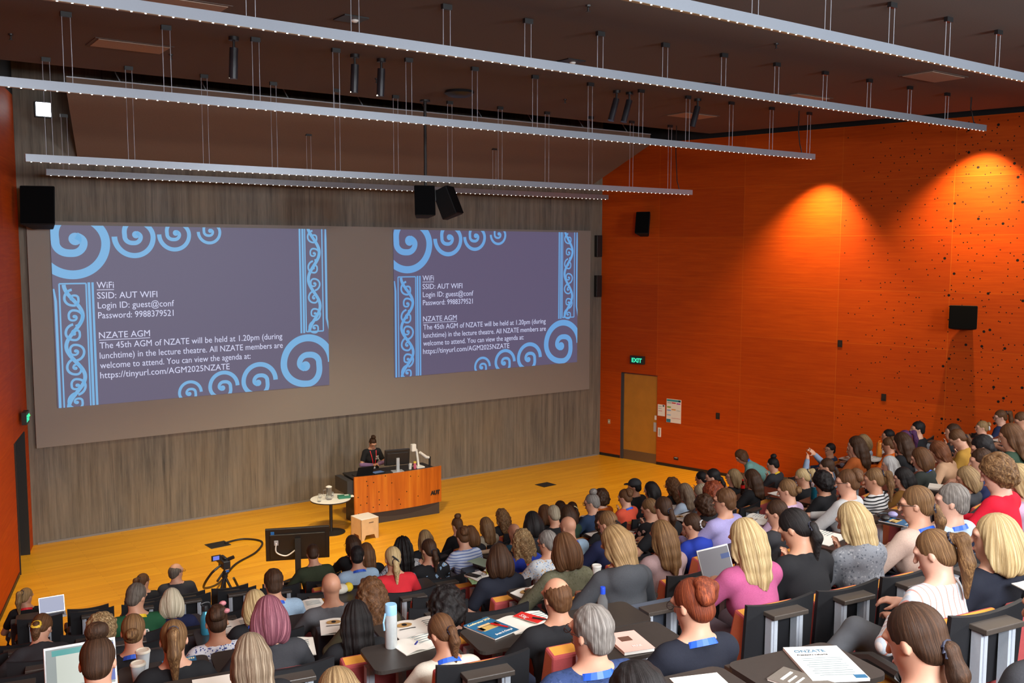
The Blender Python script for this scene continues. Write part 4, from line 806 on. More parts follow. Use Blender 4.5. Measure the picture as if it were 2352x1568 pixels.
(9,12.49,6.96,3.44,1.07,38,3,-15,30,"lowpony","brown","mustard","CL","",1,"brown-haired person leaning low in mustard top"),
(8,15.39,8.17,3.10,0.92,36,1,-30,5,"bun","dkblonde","whitehood","W","scrunchie_silver",1,"person in cream hoodie with silver scrunchie"),
(8,16.13,8.25,3.19,0.99,36,0,-30,15,"pony","brown","navyblue","L","glasses",1,"person with ponytail and glasses in navy over bright blue shirt"),
(9,14.57,7.13,3.46,1.01,38,1,-30,25,"bun","brown","black","W","",1,"brown-haired person looking down at the far right back"),
(10,10.75,5.38,3.93,1.10,46,1,-17,15,"long","brown","darkgreen","W","",1,"person with long brown hair in dark green at right edge"),
(10,10.15,5.37,3.87,1.10,56,2,-15,20,"short","black","navyblue","W","",0,"dark-haired person in navy sweater leaning forward, right side"),
(10,9.83,5.21,3.79,1.05,56,1,-22,10,"short","dkbrown","navy","W","lanyard_blue",0,"person with short dark faded haircut behind the red jumper"),
(10,9.45,5.15,3.67,0.95,62,1,-22,20,"bob","hlblonde","charcoal","CL","phone_pink",1,"person with highlighted blonde bob beside the pink phone"),
(11,7.57,3.88,4.22,1.10,72,1,-20,20,"curly","hlbrown","red","W","",1,"person with curly golden-brown hair in bright red jumper"),
(11,8.03,3.93,4.09,1.06,68,1,-15,20,"long","blonde","lilac","W","",1,"long blonde hair and lilac sleeve behind the red jumper"),
(9,9.30,6.12,3.48,1.02,57,1,-22,10,"pony","hlbrown","bwstripe","W","",1,"person with half-up ponytail in black and white striped top"),
(9,10.08,6.26,3.37,0.93,54,1,-22,15,"lowlong","black","mustardbrown","W","",1,"person with dark curly ponytail left of two coffee cups"),
(11,6.38,3.84,4.16,1.10,78,1,-25,10,"lowpony","hlbrown","peach","W","glasses lanyard_blue",1,"person with brown low ponytail and glasses, peach top, blue lanyard"),
(11,6.69,3.75,4.15,1.10,78,0,-25,5,"shortgrey","grey","paleblue","W","lanyard_blue",0,"grey-haired person in pale blue shirt with blue lanyard"),
(11,5.82,3.99,4.09,1.08,84,2,-5,15,"long","blonde","greymarl","CL","",1,"person with long blonde hair in grey marl hoodie holding phone"),
(12,5.01,2.56,4.47,1.05,100,0,-27,5,"bob","blonde","navyblack","L","",1,"person with short blonde bob in dark navy, right side"),
(12,4.69,2.71,4.41,1.00,106,1,-22,20,"pony","hlbrown","pinkstripe","P","",1,"person with high brown ponytail in pastel striped shirt, legs crossed"),
(13,2.77,1.65,4.76,0.96,155,1,-10,20,"lowpony","dkbrown","black","W","",1,"person with sleek dark low ponytail at bottom right, reading programme"),
(11,4.84,4.12,4.10,1.08,92,2,-2,15,"long","blonde","pinktop","T","straps watch",1,"person with blonde hair in pink top typing on a laptop"),
(13,3.29,1.46,4.80,0.99,150,0,-5,10,"long","dkbrown","charcoal","L","",1,"person in dark grey sleeve cut off by the right edge, lower right"),
(10,11.97,5.61,3.74,1.00,46,1,-15,10,"long","brown","denim","CL","",1,"person in denim sleeve cut off by the right edge, hand raised"),
(13,1.75,1.85,4.75,0.96,165,1,0,20,"short","black","black","L","",1,"dark crown of hair cut off by bottom edge, centre right"),
]
ITEMS=[
('steel',10,2.68,5.14),
('notebookw',10,2.80,4.90),
('booklet',10,3.33,5.03),
('folder',10,3.58,4.94),
('pinkbook',11,3.39,3.66),
('programmeE',12,3.29,2.35),
('greybook',12,3.14,2.38),
('progR',12,4.94,2.48),
('phoneR',12,5.06,2.44),
('laptopP',10,5.10,4.84),
('cupC',8,5.38,6.37),
('pinkpaper',9,4.89,5.64),
('phoneC',8,5.60,6.47),
('waterb',10,3.94,4.51),
('cuplime',6,5.54,8.32),
('glassesbook',6,5.43,8.37),
('brochure',6,5.21,8.42),
('redbook',6,6.03,8.29),
('prog700',6,3.57,8.54),
('prog740',9,2.61,5.89),
('prog530',7,2.68,7.90),
('paper490',8,2.13,6.92),
('bluebottle',7,2.27,7.74),
('cup1',9,1.52,6.26),
('cup2',9,1.43,6.00),
('blueb',9,1.70,6.03),
('laptopB',10,1.07,5.76),
('laptopF',0,2.29,13.74),
('prog1725',7,8.83,7.37),
('prog1890',9,7.46,5.45),
('head',9,8.23,5.38),
('blueb2',9,8.15,5.26),
('mug',6,9.02,8.21),
('teal',7,10.16,7.54),
('cupw',8,10.87,6.57),
('cupb',8,11.10,6.59),
('book2160',9,10.15,5.83),
('orange',6,14.12,9.34),
('prog2000',6,13.83,9.21),
('greencase',5,11.40,9.46),
('papertue',6,10.78,8.73),
('cola',5,11.09,9.73),
('plush',5,4.45,9.86),
('prog780',5,4.66,9.86),
('purple',4,7.26,10.35),
('blueb3',5,5.08,9.90),
('lined',6,7.18,8.54),
('pencase',3,7.09,11.39),
('greenf',4,6.42,10.55),
('paper1925',8,9.37,6.62),
('prog1990',8,9.29,6.44),
]
# ------------------------------------------------------------------ on the stage
wl=NT('lectern_veneer'); g=wl.noise(wl.coord((6,1,.35)),1.2,5,.6); cc=wl.ramp(g,(.3,(.34,.07,.008)),(.5,(.52,.13,.013)),(.7,(.62,.20,.02)))
vo=wl.n('ShaderNodeTexVoronoi',voronoi_dimensions='2D'); vo.inputs['Scale'].default_value=6.5; sq=wl.n('ShaderNodeSeparateXYZ'); wl.t.links.new(wl.coord(),sq.inputs[0]); cv=wl.n('ShaderNodeCombineXYZ'); wl.l(sq,0,cv,0); wl.l(sq,2,cv,1); wl.l(cv,0,vo,'Vector'); sp=wl.n('ShaderNodeSeparateXYZ'); wl.l(vo,'Color',sp,0)
hh=wl.math('MULTIPLY',wl.math('LESS_THAN',vo.outputs['Distance'],.085),wl.math('MULTIPLY',wl.math('GREATER_THAN',sp.outputs[0],.55),wl.math('LESS_THAN',sq.outputs[0],.45)))
wl.base(wl.mix(hh,cc,(.01,.006,.004))); wl.rough(.3)
t=thing('lectern','curved orange wood lectern with AUT lettering on the stage','lectern',(10.08,18.45,0),R(-3.2))
def arc(w,d,n=14,bulge=.10): return [(w*(i/n-.5),d-bulge*(1-(2*(i/n)-1)**2)) for i in range(n+1)]
f=arc(2.13,0); m=MB().prism(f+[(x,y+.04) for x,y in f[::-1]],.27,1.10)
link('front_panel',m.mesh('front_panel',wl.m),t)
link('base',MB().box((0.02,.36,.24),(1.98,.72,.48)).mesh('lbase',plain('lectern_base',(.045,.032,.025),.6)),t)
link('body',MB().box((0.0,.42,.73),(2.0,.66,.52)).mesh('lbody',BLK),t); link('top',MB().prism([(-1.03,.06),(1.03,.06),(1.0,.82),(-1.0,.82)],.995,1.03).mesh('ltop',BLK),t)
link('side_wing',MB().box((-1.13,.42,.86),(.14,.7,.30)).mesh('lwing',plain('lectern_grey',(.03,.03,.032),.5)),t)
link('lettering',text_mesh('AUT',.125,BLK,.01,'LEFT',.25,bold=.008),t,(.76,-.05,.47),(R(90),0,R(4)))
def onL(x,y,z=1.03): return Matrix.Translation((10.08,18.45,0))@Matrix.Rotation(R(-3.2),4,'Z')@Vector((x,y,z))
def monitor(name,lab,loc,rz,w,h,zc,tilt,stand=True):
    t=thing(name,lab,'monitor',loc,rz); Mx=(tilt,0,0)
    link('casing',MB().box((0,0,0),(w,.05,h)).box((0,-.035,-.02),(w*.86,.03,h*.74)).mesh('casing',plain('monitor_back',(.016,.013,.012),.45),bevel=.006),t,(0,0,zc),Mx)
    link('screen',MB().box((0,.028,0),(w*.96,.004,h*.94)).mesh('screen',plain('screen_off',(.01,.01,.012),.1)),t,(0,0,zc),Mx); return t
t=monitor('computer_monitor','black computer monitor seen from behind on the lectern',tuple(onL(.10,.30)),R(-12),.58,.36,.33,R(8))
link('stand',MB().box((0,-.06,.16),(.07,.04,.32)).box((0,-.02,.01),(.26,.2,.02)).mesh('mst',ALU),t)
def laptop(lab,loc,rz,scr,w=.33,d=.23,open_=112,lidcol=None,keys=True,group=None):
    t=thing('laptop',lab,'laptop',loc,rz,group); lid=lidcol or plain('laptop_silver',(.5,.5,.5),.35,.6)
    link('base',MB().box((0,0,.008),(w,d,.014)).mesh('lb',lid,bevel=.004),t); 
    if keys: link('keyboard',MB().box((0,.02,.0158),(w*.86,d*.46,.002)).mesh('kb',BLK),t)
    s=link('lid',MB().box((0,0,d/2),(w,.008,d)).mesh('lid',lid,bevel=.003),t,(0,d/2,.012),(-R(open_-90),0,0))
    link('display',MB().box((0,-.0055,d/2),(w*.94,.002,d*.9)).mesh('display',scr),s); return t,s
laptop('dark closed-looking laptop back at the left end of the lectern',tuple(onL(-.72,.38)),R(176),emit('lap_glow',(.2,.22,.25),.5),.38,.26,118,BLK)
t=thing('tablet_computer','blue-lit tablet lying on the lectern beside the laptop','tablet',tuple(onL(-.33,.40)),.1); link('shell',MB().box((0,0,.01),(.28,.2,.014)).mesh('tb',BLK,bevel=.004),t); link('display',MB().box((0,0,.0185),(.25,.17,.003)).mesh('tbd',emit('tab_glow',(.10,.17,.3),.7)),t)
t=thing('document_camera','white document camera with raised arm on the lectern','camera',tuple(onL(.70,.42)))
link('base',MB().box((0,0,.015),(.2,.24,.03)).mesh('dcb',WHT,bevel=.006),t); link('arm',MB().tube([(0,0,.03),(-.03,0,.25),(-.06,.0,.42)],.028,10).tube([(-.06,0,.42),(-.12,0,.5)],.022,8).mesh('dca',WHT,True),t); link('head',MB().box((-.15,-.03,.48),(.11,.09,.17)).mesh('dch',WHT,bevel=.012),t)
t=thing('lamp_arm','white folded lamp arm at the right end of the lectern','lamp',tuple(onL(.90,.40)))
link('post',MB().tube([(.08,0,0),(.08,0,.22)],.025,10).mesh('lap',BLK),t); link('arm',MB().tube([(.06,0,.2),(-.02,0,.22),(-.2,-.03,.36)],[.03,.04,.03],10).mesh('laa',WHT,True),t)
def cup(lab,loc,h=.12,r=.042,body=None,lid=None,sleeve=None,group=None):
    t=thing('coffee_cup',lab,'cup',loc,0,group); bm=body or plain('cup_white',(.72,.70,.65),.6,var=.03)
    link('cup',MB().lathe([(r*.72,0),(r,h*.9)],n=20).mesh('cup',bm,True),t); link('lid',MB().lathe([(r*1.06,h*.88),(r*1.06,h*.93),(r*.95,h),(r*.8,h*1.0),(r*.78,h*.96)],n=20).mesh('cuplid',lid or bm,True),t)
    if sleeve: link('sleeve',MB().lathe([(r*.84,h*.3),(r*.98,h*.72)],n=20).mesh('sl',sleeve,True),t)
    return t
cup('white takeaway cup standing on the lectern right of the monitor',tuple(onL(.45,.35)),.13,.045)
def bottle(lab,loc,h,r,body,cap,name='water_bottle',style='straight',cat='bottle',group=None):
    t=thing(name,lab,cat,loc,0,group)
    pf={'straight':[(r*.94,0),(r,.01),(r,h*.76),(r*.97,h*.78)],'neck':[(r*.9,0),(r,.01),(r,h*.62),(r*.55,h*.78),(r*.5,h*.82)],'cola':[(r*.9,0),(r,.02),(r*.9,h*.3),(r,h*.55),(r*.4,h*.8),(r*.38,h*.9)]}[style]
    link('body',MB().lathe(pf,n=24).mesh('bb',body,True),t); q=pf[-1]
    c0=q[0]*1.03 if style!='straight' else r
    link('cap',MB().lathe([(c0,q[1]-.002),(c0,h*.97),(c0*.9,h)],n=20).mesh('bc',cap,True),t); return t
bottle('pink and yellow can on the lectern beside the document camera',tuple(onL(.56,.33)),.17,.033,plain('pink_can',(.6,.12,.2),.4),plain('yellow_can',(.7,.5,.05),.4),'drink_can',cat='can')
t=thing('side_table','round white pedestal table left of the lectern','table',(8.43,18.45,0))
link('table_top',MB().lathe([(.40,.705),(.425,.715),(.425,.735),(.41,.737)],n=48).mesh('ttop',[WHT],True),t); link('edge_band',MB().lathe([(.427,.706),(.427,.728)],n=48).mesh('tedge',BLK,True),t)
link('pedestal',MB().lathe([(.035,.02),(.035,.71)],n=16).mesh('tped',BLK,True),t); link('base',MB().lathe([(.30,0),(.30,.012),(.05,.03)],n=36).mesh('tbase',BLK,True),t)
gl=glass('clear_glass')
t=thing('water_jug','glass water jug with handle on the round table','jug',(8.36,18.38,.738)); link('body',MB().lathe([(.055,0),(.062,.02),(.058,.2),(.065,.27)],n=24).mesh('jug',glass('jug_glass',(.8,.84,.84),.12),True),t); link('handle',MB().tube([(-.06,0,.22),(-.12,0,.22),(-.13,0,.12),(-.06,0,.07)],.009,8).mesh('jh',gl,True),t); link('lid',MB().lathe([(.06,.265),(.066,.28),(.03,.30)],n=20).mesh('jl',WHT,True),t)
for x,y,lab in((8.12,18.34,'glass tumbler at the left on the round table'),(8.26,18.62,'glass tumbler behind the jug handle on the round table'),(8.54,18.62,'glass tumbler right of the jug on the round table')):
    o=link('tumbler',MB().lathe([(.032,0),(.038,.09),(.035,.09),(.03,.01)],n=18).mesh('tum',gl,True),None,(x,y,.738)); tag(o,lab,'glass','tumblers on the round table')
t=thing('tissue_box','green and white flat box at the right edge of the round table','box',(8.68,18.32,.738),R(-12)); link('box',MB().box((0,0,.03),(.26,.14,.06)).mesh('gb',plain('dark_green_card',(.02,.16,.10),.6)),t); link('label',MB().box((.05,-.01,.062),(.09,.07,.003)).mesh('gl',WHT),t); link('cloth',MB().box((.16,.02,.02),(.1,.1,.03)).mesh('gc',PAPER,bevel=.01),t)
t=thing('wooden_stool','pale plywood box stool with white top before the lectern','stool',(8.86,17.72,0),R(4)); ply=plain('plywood',(.62,.42,.23),.5,var=.15,scale=8)
for rzz in range(4):
    m=MB(); pts=[(-.21,.44),(-.21,0),(-.14,0),(-.10,.10),(.10,.10),(.14,0),(.21,0),(.21,.44)]
    link('side_panel',m.prism(pts,0,.015,M=Matrix.Rotation(R(90)*rzz,4,'Z')@Matrix.Translation((0,-.195,0))@Matrix.Rotation(R(90),4,'X')).mesh('sp',ply),t)
link('seat_top',MB().box((0,0,.447),(.42,.42,.016)).mesh('st',WHT,bevel=.005),t); link('hand_slot',MB().box((.03,-.212,.36),(.11,.004,.018)).mesh('hs',plain('slot',(.15,.09,.05),.8)),t)
for x,y,lab in((14.71,19.11,'dark floor outlet plate on the open right part of the stage'),(6.16,18.97,'dark floor outlet plate feeding the camera cable')):
    t=thing('floor_plate',lab,'floor plate',(x,y,0),R(4)); link('frame',MB().box((0,0,.004),(.42,.36,.008)).mesh('fp',plain('dark_metal',(.05,.045,.04),.5,.5)),t); link('lid',MB().box((0,0,.009),(.36,.3,.004)).mesh('fpl',BLK),t)
def curve(pts,n=8):
    P=[Vector(p) for p in pts]; o=[]
    for i in range(len(P)-1):
        a,b_,c,d=P[max(i-1,0)],P[i],P[i+1],P[min(i+2,len(P)-1)]
        for j in range(n):
            s=j/n; o.append(.5*((2*b_)+(c-a)*s+(2*a-5*b_+4*c-d)*s*s+(3*b_-a-3*c+d)*s**3))
    return o+[P[-1]]
o=link('camera_cable',MB().tube(curve([(6.3,18.95,.02),(6.7,19.0,.02),(6.95,18.6,.02),(6.6,18.0,.02),(6.0,17.5,.02),(5.4,16.6,.05),(4.75,15.4,.45),(4.75,15.0,.8),(4.93,15.0,.92)]),.02,8).mesh('cable1',BLK,True)); tag(o,'black cable looping from the floor plate to the video camera','cable')
o=link('floor_cable',MB().tube(curve([(5.15,15.1,.62),(5.5,15.5,.1),(6.0,15.9,.02),(6.5,16.1,.02),(7.1,16.3,.02),(7.5,16.0,.02)]),.02,8).mesh('cable2',BLK,True)); tag(o,'black cable running from the tripod behind the large monitor','cable')
t=monitor('confidence_monitor','large flat monitor on a low stand, seen from behind','',R(-22.8),1.08,.62,.96,R(14)) if False else monitor('confidence_monitor','large flat monitor on a low stand, seen from behind',(6.36,15.3,0),R(-22.8),1.08,.62,.94,R(14))
link('column',MB().box((0,-.10,.55),(.10,.06,1.0)).mesh('col',plain('stand_black',(.02,.018,.016),.4)),t); link('foot',MB().box((-.28,-.02,.05),(.06,.6,.05)).box((.28,-.02,.05),(.06,.6,.05)).box((0,-.1,.1),(.6,.05,.06)).mesh('foot',BLK),t)
link('sticker',MB().box((-.42,-.03,.22),(.06,.006,.09)).mesh('stk',plain('blue_sticker',(.02,.17,.5),.5)),t,(0,0,.94),(R(14),0,0)); link('cable_loom',MB().tube(curve([(-.36,-.07,.06),(-.36,-.09,-.1),(-.2,-.09,-.18),(-.05,-.1,-.08)]),.012,6).mesh('loom',WHT),t,(0,0,.94),(R(14),0,0)); link('connector_plate',MB().box((-.36,-.055,.06),(.07,.01,.09)).mesh('cp',ALU),t,(0,0,.94),(R(14),0,0))
t=thing('video_camera','video camera with lit flip screen on a black tripod','camera',(4.97,15.0,0))
for a in(90,210,330): link('leg',MB().tube([(0,0,.72),(.14*math.cos(R(a)),.14*math.sin(R(a)),.42),(.33*math.cos(R(a)),.33*math.sin(R(a)),0)],[.022,.02,.013],8).mesh('tleg',BLK,True),t)
link('tripod_column',MB().tube([(0,0,.35),(0,0,.80)],.02,10).lathe([(.05,.70),(.05,.76)],n=12).mesh('tcol',BLK,True),t); link('pan_handle',MB().tube([(0,0,.82),(-.18,-.18,.72)],[.012,.02],8).mesh('ph',BLK,True),t)
link('camera_body',MB().box((0,0,.93),(.12,.26,.14)).box((0,.02,1.03),(.05,.2,.03)).mesh('cb',BLK,bevel=.015),t); link('lens',MB().tube([(0,.13,.93),(0,.26,.93)],[.045,.055],16).mesh('ln',BLK,True),t); link('eyepiece',MB().tube([(.03,-.1,1.02),(.10,-.16,1.06)],.03,10).mesh('ep',BLK,True),t)
s=link('flip_screen',MB().box((-.14,-.02,1.05),(.15,.014,.09)).mesh('fs',BLK),t); link('display',MB().box((-.14,-.0285,1.05),(.10,.002,.065)).mesh('fd',emit('cam_lcd',(.16,.2,.75),1.0)),s); link('tripod_plate',MB().box((0,-.13,.84),(.05,.02,.03)).mesh('tp',plain('blue_clip',(.02,.12,.5),.5)),t)
t,F=person('presenter in black tee with red lanyard standing behind the lectern',(10.0,19.66,0),R(176),1.0,60,0,0,32,'topbun','dkbrown','black','S','lanyard_red badge glasses',True,stand=10,trousers=(.012,.012,.014),skin=1)
link('undersleeve',vmesh('undersleeve',grow([('c',p[1],p[1]+(p[2]-p[1])*.95,p[3],p[4],.02) for p in F['fore']],.012),.011,m_fabric('purple_sleeve',(.20,.11,.24),'stripeH',(.3,.2,.36))),t)
link('badge_card',MB().box((0,0,0),(.09,.006,.12)).mesh('bcard',WHT),t,tuple(F['Pv']+F['f']*.16+F['u']*.06))
c=F['Pv']+F['u']*.33+F['f']*.150+A3(.085,0,0)
link('shirt_print',text_mesh('NZ\nATE',.05,WHT,.012,'CENTER'),t,(c[0]-.16,c[1]+.012,c[2]+.02),(R(90),0,R(180)))
t,F=person('person in mint green top bent over in the aisle by the wall',(13.9-.4*math.sin(R(-45)),11.84-.4*math.cos(R(-45)),.80),R(45),1.0,40,0,0,25,'lowlong','brown','teal','D','lanyard_blue',True,stand=55,trousers=(.03,.035,.05),skin=0)
# ------------------------------------------------------------------ theatre seats
red=plain('seat_red_cloth',(.36,.055,.055),.92,var=.25,scale=220,bump=.2); mus=plain('seat_mustard_cloth',(.62,.27,.035),.92,var=.15,scale=220,bump=.2); org=plain('seat_orange_cloth',(.50,.115,.045),.92,var=.2,scale=220,bump=.2); sla=plain('seat_slate_cloth',(.055,.065,.09),.92,var=.2,scale=220,bump=.2); sla2=plain('seat_slate_side',(.045,.052,.075),.92,var=.2,scale=220)
def back_mesh(a,b_,c):
    m=MB(); w=.235; pr=[(.03,.34),(.0,.93),(.105,.955),(.25,.36)]; n=4
    vs=[(-w,y,z) for y,z in pr]+[(w,y,z) for y,z in pr]; m.v=[tuple(v) for v in vs]; m.f=[(0,1,5,4),(1,2,6,5),(2,3,7,6),(3,0,4,7),(0,3,2,1),(4,5,6,7)]; m.mi=[0,1,1,0,2,2]
    return m.mesh('backrest',[a,b_,c],bevel=.016)
BM=[back_mesh(red,mus,org),back_mesh(sla,sla,sla2)]
CU=[MB().box((0,.45,.385),(.47,.46,.10)).mesh('cushion',mm,bevel=.02) for mm in(mus,sla)]
PD=MB().box((0,.40,.165),(.38,.10,.33)).mesh('pedestal',BLK)
def tab_pts(w,d,r,curve=0):
    P=[]
    for cx,cy,a0 in((w/2-r,d/2-r,0),(-w/2+r,d/2-r,90),(-w/2+r,-d/2+r,180),(w/2-r,-d/2+r,270)):
        P+=[(cx+r*math.cos(R(a0+a)),cy+r*math.sin(R(a0+a))) for a in(0,22,45,67,90)]
    if curve:
        q=[(-w/2+w*i/8,d/2-curve*(1-(2*i/8-1)**2)) for i in range(8,-1,-1)]; P=[p for p in P if p[1]<d/2-r-.001]+[]; P=q+P
    return P
TF=MB().prism(tab_pts(.53,.40,.045,.03),-.012,.012,M=Matrix.Translation((0,-.03,.835))@Matrix.Rotation(R(94),4,'X')).mesh('tablet_folded',[plain('tablet_black',(.006,.006,.008),.62,var=.5,scale=160)])
TD=MB().prism(tab_pts(.55,.37,.05),0,.022).mesh('tablet_open',[LAM])
PO=MB().box((0,0,.475),(.05,.055,.95)).box((.0,-.03,.475),(.018,.012,.93)).mesh('post',ALU)
CP=MB().box((0,0,0),(.27,.13,.028)).mesh('hinge_cap',plain('cap_brown_black',(.06,.048,.04),.4),bevel=.004)
AR=MB().tube([(-.285,.16,.40),(-.285,.16,.56),(-.285,.22,.64),(-.285,.40,.655),(-.285,.55,.60)],[.028,.028,.034,.034,.026],8).mesh('armrest',plain('armrest_black',(.02,.016,.014),.4),True)
SEATS=[]
def seat(k,x,label,deployed,col,y=None):
    yy=YB[k]+bend(x) if y is None else y
    t=thing('theatre_seat',label,'seat',(x,yy,FZ(k)),-face(x),'theatre seats in curved rows')
    link('backrest',BM[col],t); link('seat_cushion',CU[col],t); link('pedestal',PD,t); link('armrest',AR,t)
    for s in(-1,1): link('post',PO,t,(s*.10,-.085,0))
    if deployed=='stowed': link('hinge_cap',CP,t,(0,-.085,.965))
    elif deployed: link('writing_tablet',TD,t,(.12,-.235,1.035)); link('hinge_cap',CP,t,(0,-.085,1.02))
    else: link('writing_tablet',TF,t); link('hinge_cap',CP,t,(0,-.085,.965))
    return t
# ------------------------------------------------------------------ the audience
ROWP={}
for i,p in enumerate(PEOPLE):
    k,X_,Y_,Z_,sc,hpx,lean,hy,hp,style,hair,top,arms,ex,fem,lab=p
    az=face(X_); F=figure(lean,hy,hp,arms,bool(fem)); h=F['hc']*sc
    bx=X_-(h[0]*math.cos(az)+h[1]*math.sin(az)); by=Y_-(-h[0]*math.sin(az)+h[1]*math.cos(az)); bz=Z_-h[2]
    tr=None
    if 'pastel' in lab: tr=(.055,.058,.066); ex+=' sneaker'
    if 'pink top' in lab: tr=(.10,.07,.09)
    t,F=person(lab,(bx,by,bz),-az,sc,hpx,lean,hy,hp,style,hair,top,arms,ex,bool(fem),False,tr,rnd.choice([0,0,1,1,2,4]),'seated audience',1.18 if 'big black curly' in lab else 1.0)
    ROWP.setdefault(k,[]).append((bx,by,lab,arms,t))
    if 'letters' in ex:
        c=F['Pv']+F['u']*.34-F['f']*.145; link('lettering',text_mesh('BEAR',.085,WHT,.03,'CENTER'),t,tuple(c),(R(90)-math.atan2(F['u'][1],F['u'][2]),0,0))
        c=F['Pv']+F['u']*.44-F['f']*.10; link('emblem',text_mesh('H',.05,WHT,.03,'CENTER'),t,tuple(c),(R(90)-math.atan2(F['u'][1],F['u'][2]),0,0))
def px(x,y,z):
    d=Vector((x,y,z-6)); w=d.dot(FF); return (1176+2191*d.dot(RR)/w,784-2191*d.dot(UU)/w) if w>.2 else (-9e9,0)
want={}
for n,k,x,y in ITEMS: want.setdefault(k,[]).append(x)
LIM={0:(0,4.9),1:(0,7),2:(4.6,9.4),3:(5,11.6),4:(4,12.6),5:(0,15.4)}
ROWN=['front','second','third','fourth','fifth','sixth','seventh','eighth','ninth','tenth','eleventh','twelfth','thirteenth','fourteenth']
for k in range(14):
    occ=sorted(ROWP.get(k,[]),key=lambda q:q[0]); xs=[[q[0],q] for q in occ]
    for _ in range(30):                                                       # seats keep a seat's width apart
        for a,c in zip(xs,xs[1:]):
            if c[0]-a[0]<.56: d=(.56-(c[0]-a[0]))/2; a[0]-=d; c[0]+=d
    l0,r0=LIM.get(k,(-9,16.6)); l0=max(l0,XL(YB[k]+1)+.75); r0=min(r0,XR(YB[k]+1)-1.2); al=list(xs)
    def fill(a,c):
        n=int((c-a)/.60)-1
        for j in range(n): al.append([a+(c-a)*(j+1)/(n+1),None])
    if xs:
        for a,c in zip(xs,xs[1:]): fill(a[0],c[0])
        x=xs[0][0]-.61
        while x>l0: al.append([x,None]); x-=.61
        x=xs[-1][0]+.61
        while x<r0: al.append([x,None]); x+=.61
    al.sort(key=lambda q:q[0]); users=[q[0] for q in ROWP.get(k+1,[]) if q[3] in('W','T','C','CL')]
    for j,(x,q) in enumerate(al):
        u,v=px(x,YB[k]+bend(x),FZ(k)+.95)
        if (q is None and not(-70<u<2420 and v<1640)) or (q is None and k in(11,12) and 3.75<x<4.45): continue
        near=[abs(x-w) for w in want.get(k,[])]; dep=bool(near and min(near)<.36) or (q is not None and any(abs(x-w)<.26 for w in users)) or any(abs(x-w)<.20 for w in users)
        if (k==11 and (x<3.05 or 4.5<x<7.2)) or (k==10 and 1.65<x<2.15) or (k==0 and x>2.9): dep=False
        if k==10 and 4.3<x<4.9: dep='stowed'
        col=1 if (int(abs(x)*37+k*11)%8==0) else 0; cn='slate' if col else 'red'
        st='folded tablet' if dep!=True else 'open tablet'
        if q: lab='%s seat under %s'%(cn,' '.join(q[2].split()[:13]))
        else:
            nb=[e for e in al if e[1]]; nb.sort(key=lambda e:abs(e[0]-x)); nn=nb[0]; side='left' if x<nn[0] else 'right'; cnt=sum(1 for e in al if min(x,nn[0])<e[0]<max(x,nn[0])-.01)+(1 if True else 0)
            lab='empty %s-row seat, %s, %d to the %s of %s'%(ROWN[k],st,cnt,side,' '.join(nn[1][2].split()[:7]))
            lab=' '.join(lab.split()[:16])
        t=seat(k,x,lab,dep,col); SEATS.append([k,x,dep,t,0])
# ------------------------------------------------------------------ things on the writing tablets
def oval(t,x,y,z,rz=0):
    link('oval_picture',MB().lathe([(.045,0),(.045,.002)],n=22).mesh('ov',plain('brown_oval',(.45,.26,.09),.7)),t,(x,y,z),(0,0,rz),(1.25,.85,1)); link('picture_figure',MB().ball((0,0,0),(.02,.022,.003),10).mesh('ovf',BLK),t,(x,y,z+.003))
def programme(lab,loc,rz,pic=True,w=.21,d=.297,group='open programmes on the tablets'):
    t=thing('programme',lab,'programme',loc,rz,group); m=MB()
    for s in(-1,1):
        n=6; vs=[]
        for i in range(n+1):
            xx=s*w*i/n; zz=.012*math.sin(math.pi*min(1,i/n*1.1))+.004; vs+=[(xx,-d/2,zz),(xx,d/2,zz)]
        m.add(vs,[(2*i,2*i+2,2*i+3,2*i+1) for i in range(n)]); m.add([(0,-d/2,0),(s*w,-d/2,0),(s*w,d/2,0),(0,d/2,0)],[(0,1,2,3)])
    link('pages',m.mesh('pages',PAPER,True),t)
    if pic: oval(t,-w*.5,.06,.017); link('title_line',MB().box((-w*.5,-.01,.017),(.12,.008,.002)).mesh('tl',BLK),t)
    for i in range(4): link('text_line',MB().box((w*.5,.08-.03*i,.0165),(.14,.006,.002)).mesh('tx',plain('print_grey',(.4,.38,.35),.8)),t)
    return t
def sheet(lab,loc,rz,w=.21,d=.297,mat=None,name='paper',cat='paper',h=.003,group=None):
    o=link(name,MB().box((0,0,h/2),(w,d,h)).mesh(name,mat or PAPER),None,loc,(0,0,rz)); return tag(o,lab,cat,group)
def book(lab,loc,rz,w,d,h,cover,name='notebook',parts=()):
    t=thing(name,lab,'book',loc,rz); link('pages',MB().box((0,0,h/2),(w*.97,d*.97,h*.8)).mesh('pg',PAPER),t); link('cover',MB().box((0,0,h*.95),(w,d,h*.1)).mesh('cv',cover,bevel=.0005),t)
    for nm,x,y,ww,dd,mm in parts: link(nm,MB().box((x,y,h+.001),(ww,dd,.002)).mesh(nm,mm),t)
    return t
def phone(lab,loc,rz,screen=None,col=None,rot=None):
    t=thing('phone',lab,'phone',loc,rz); link('shell',MB().box((0,0,.005),(.075,.155,.009)).mesh('ps',col or BLK,bevel=.003),t); link('display',MB().box((0,0,.0102),(.068,.145,.001)).mesh('pd',screen or plain('phone_glass',(.01,.01,.012),.08)),t)
    if rot: t.rotation_euler=rot
    return t
def pen(lab,loc,rz,col,tilt=0,L=.145):
    t=thing('pen',lab,'pen',loc); t.rotation_euler=(0,-tilt,rz); link('barrel',MB().tube([(0,0,.005),(L*.85,0,.005)],.0055,8).mesh('pb',col,True),t); link('tip',MB().tube([(L*.85,0,.005),(L,0,.005)],[.0055,.001],8).mesh('pt',CHR,True),t); return t
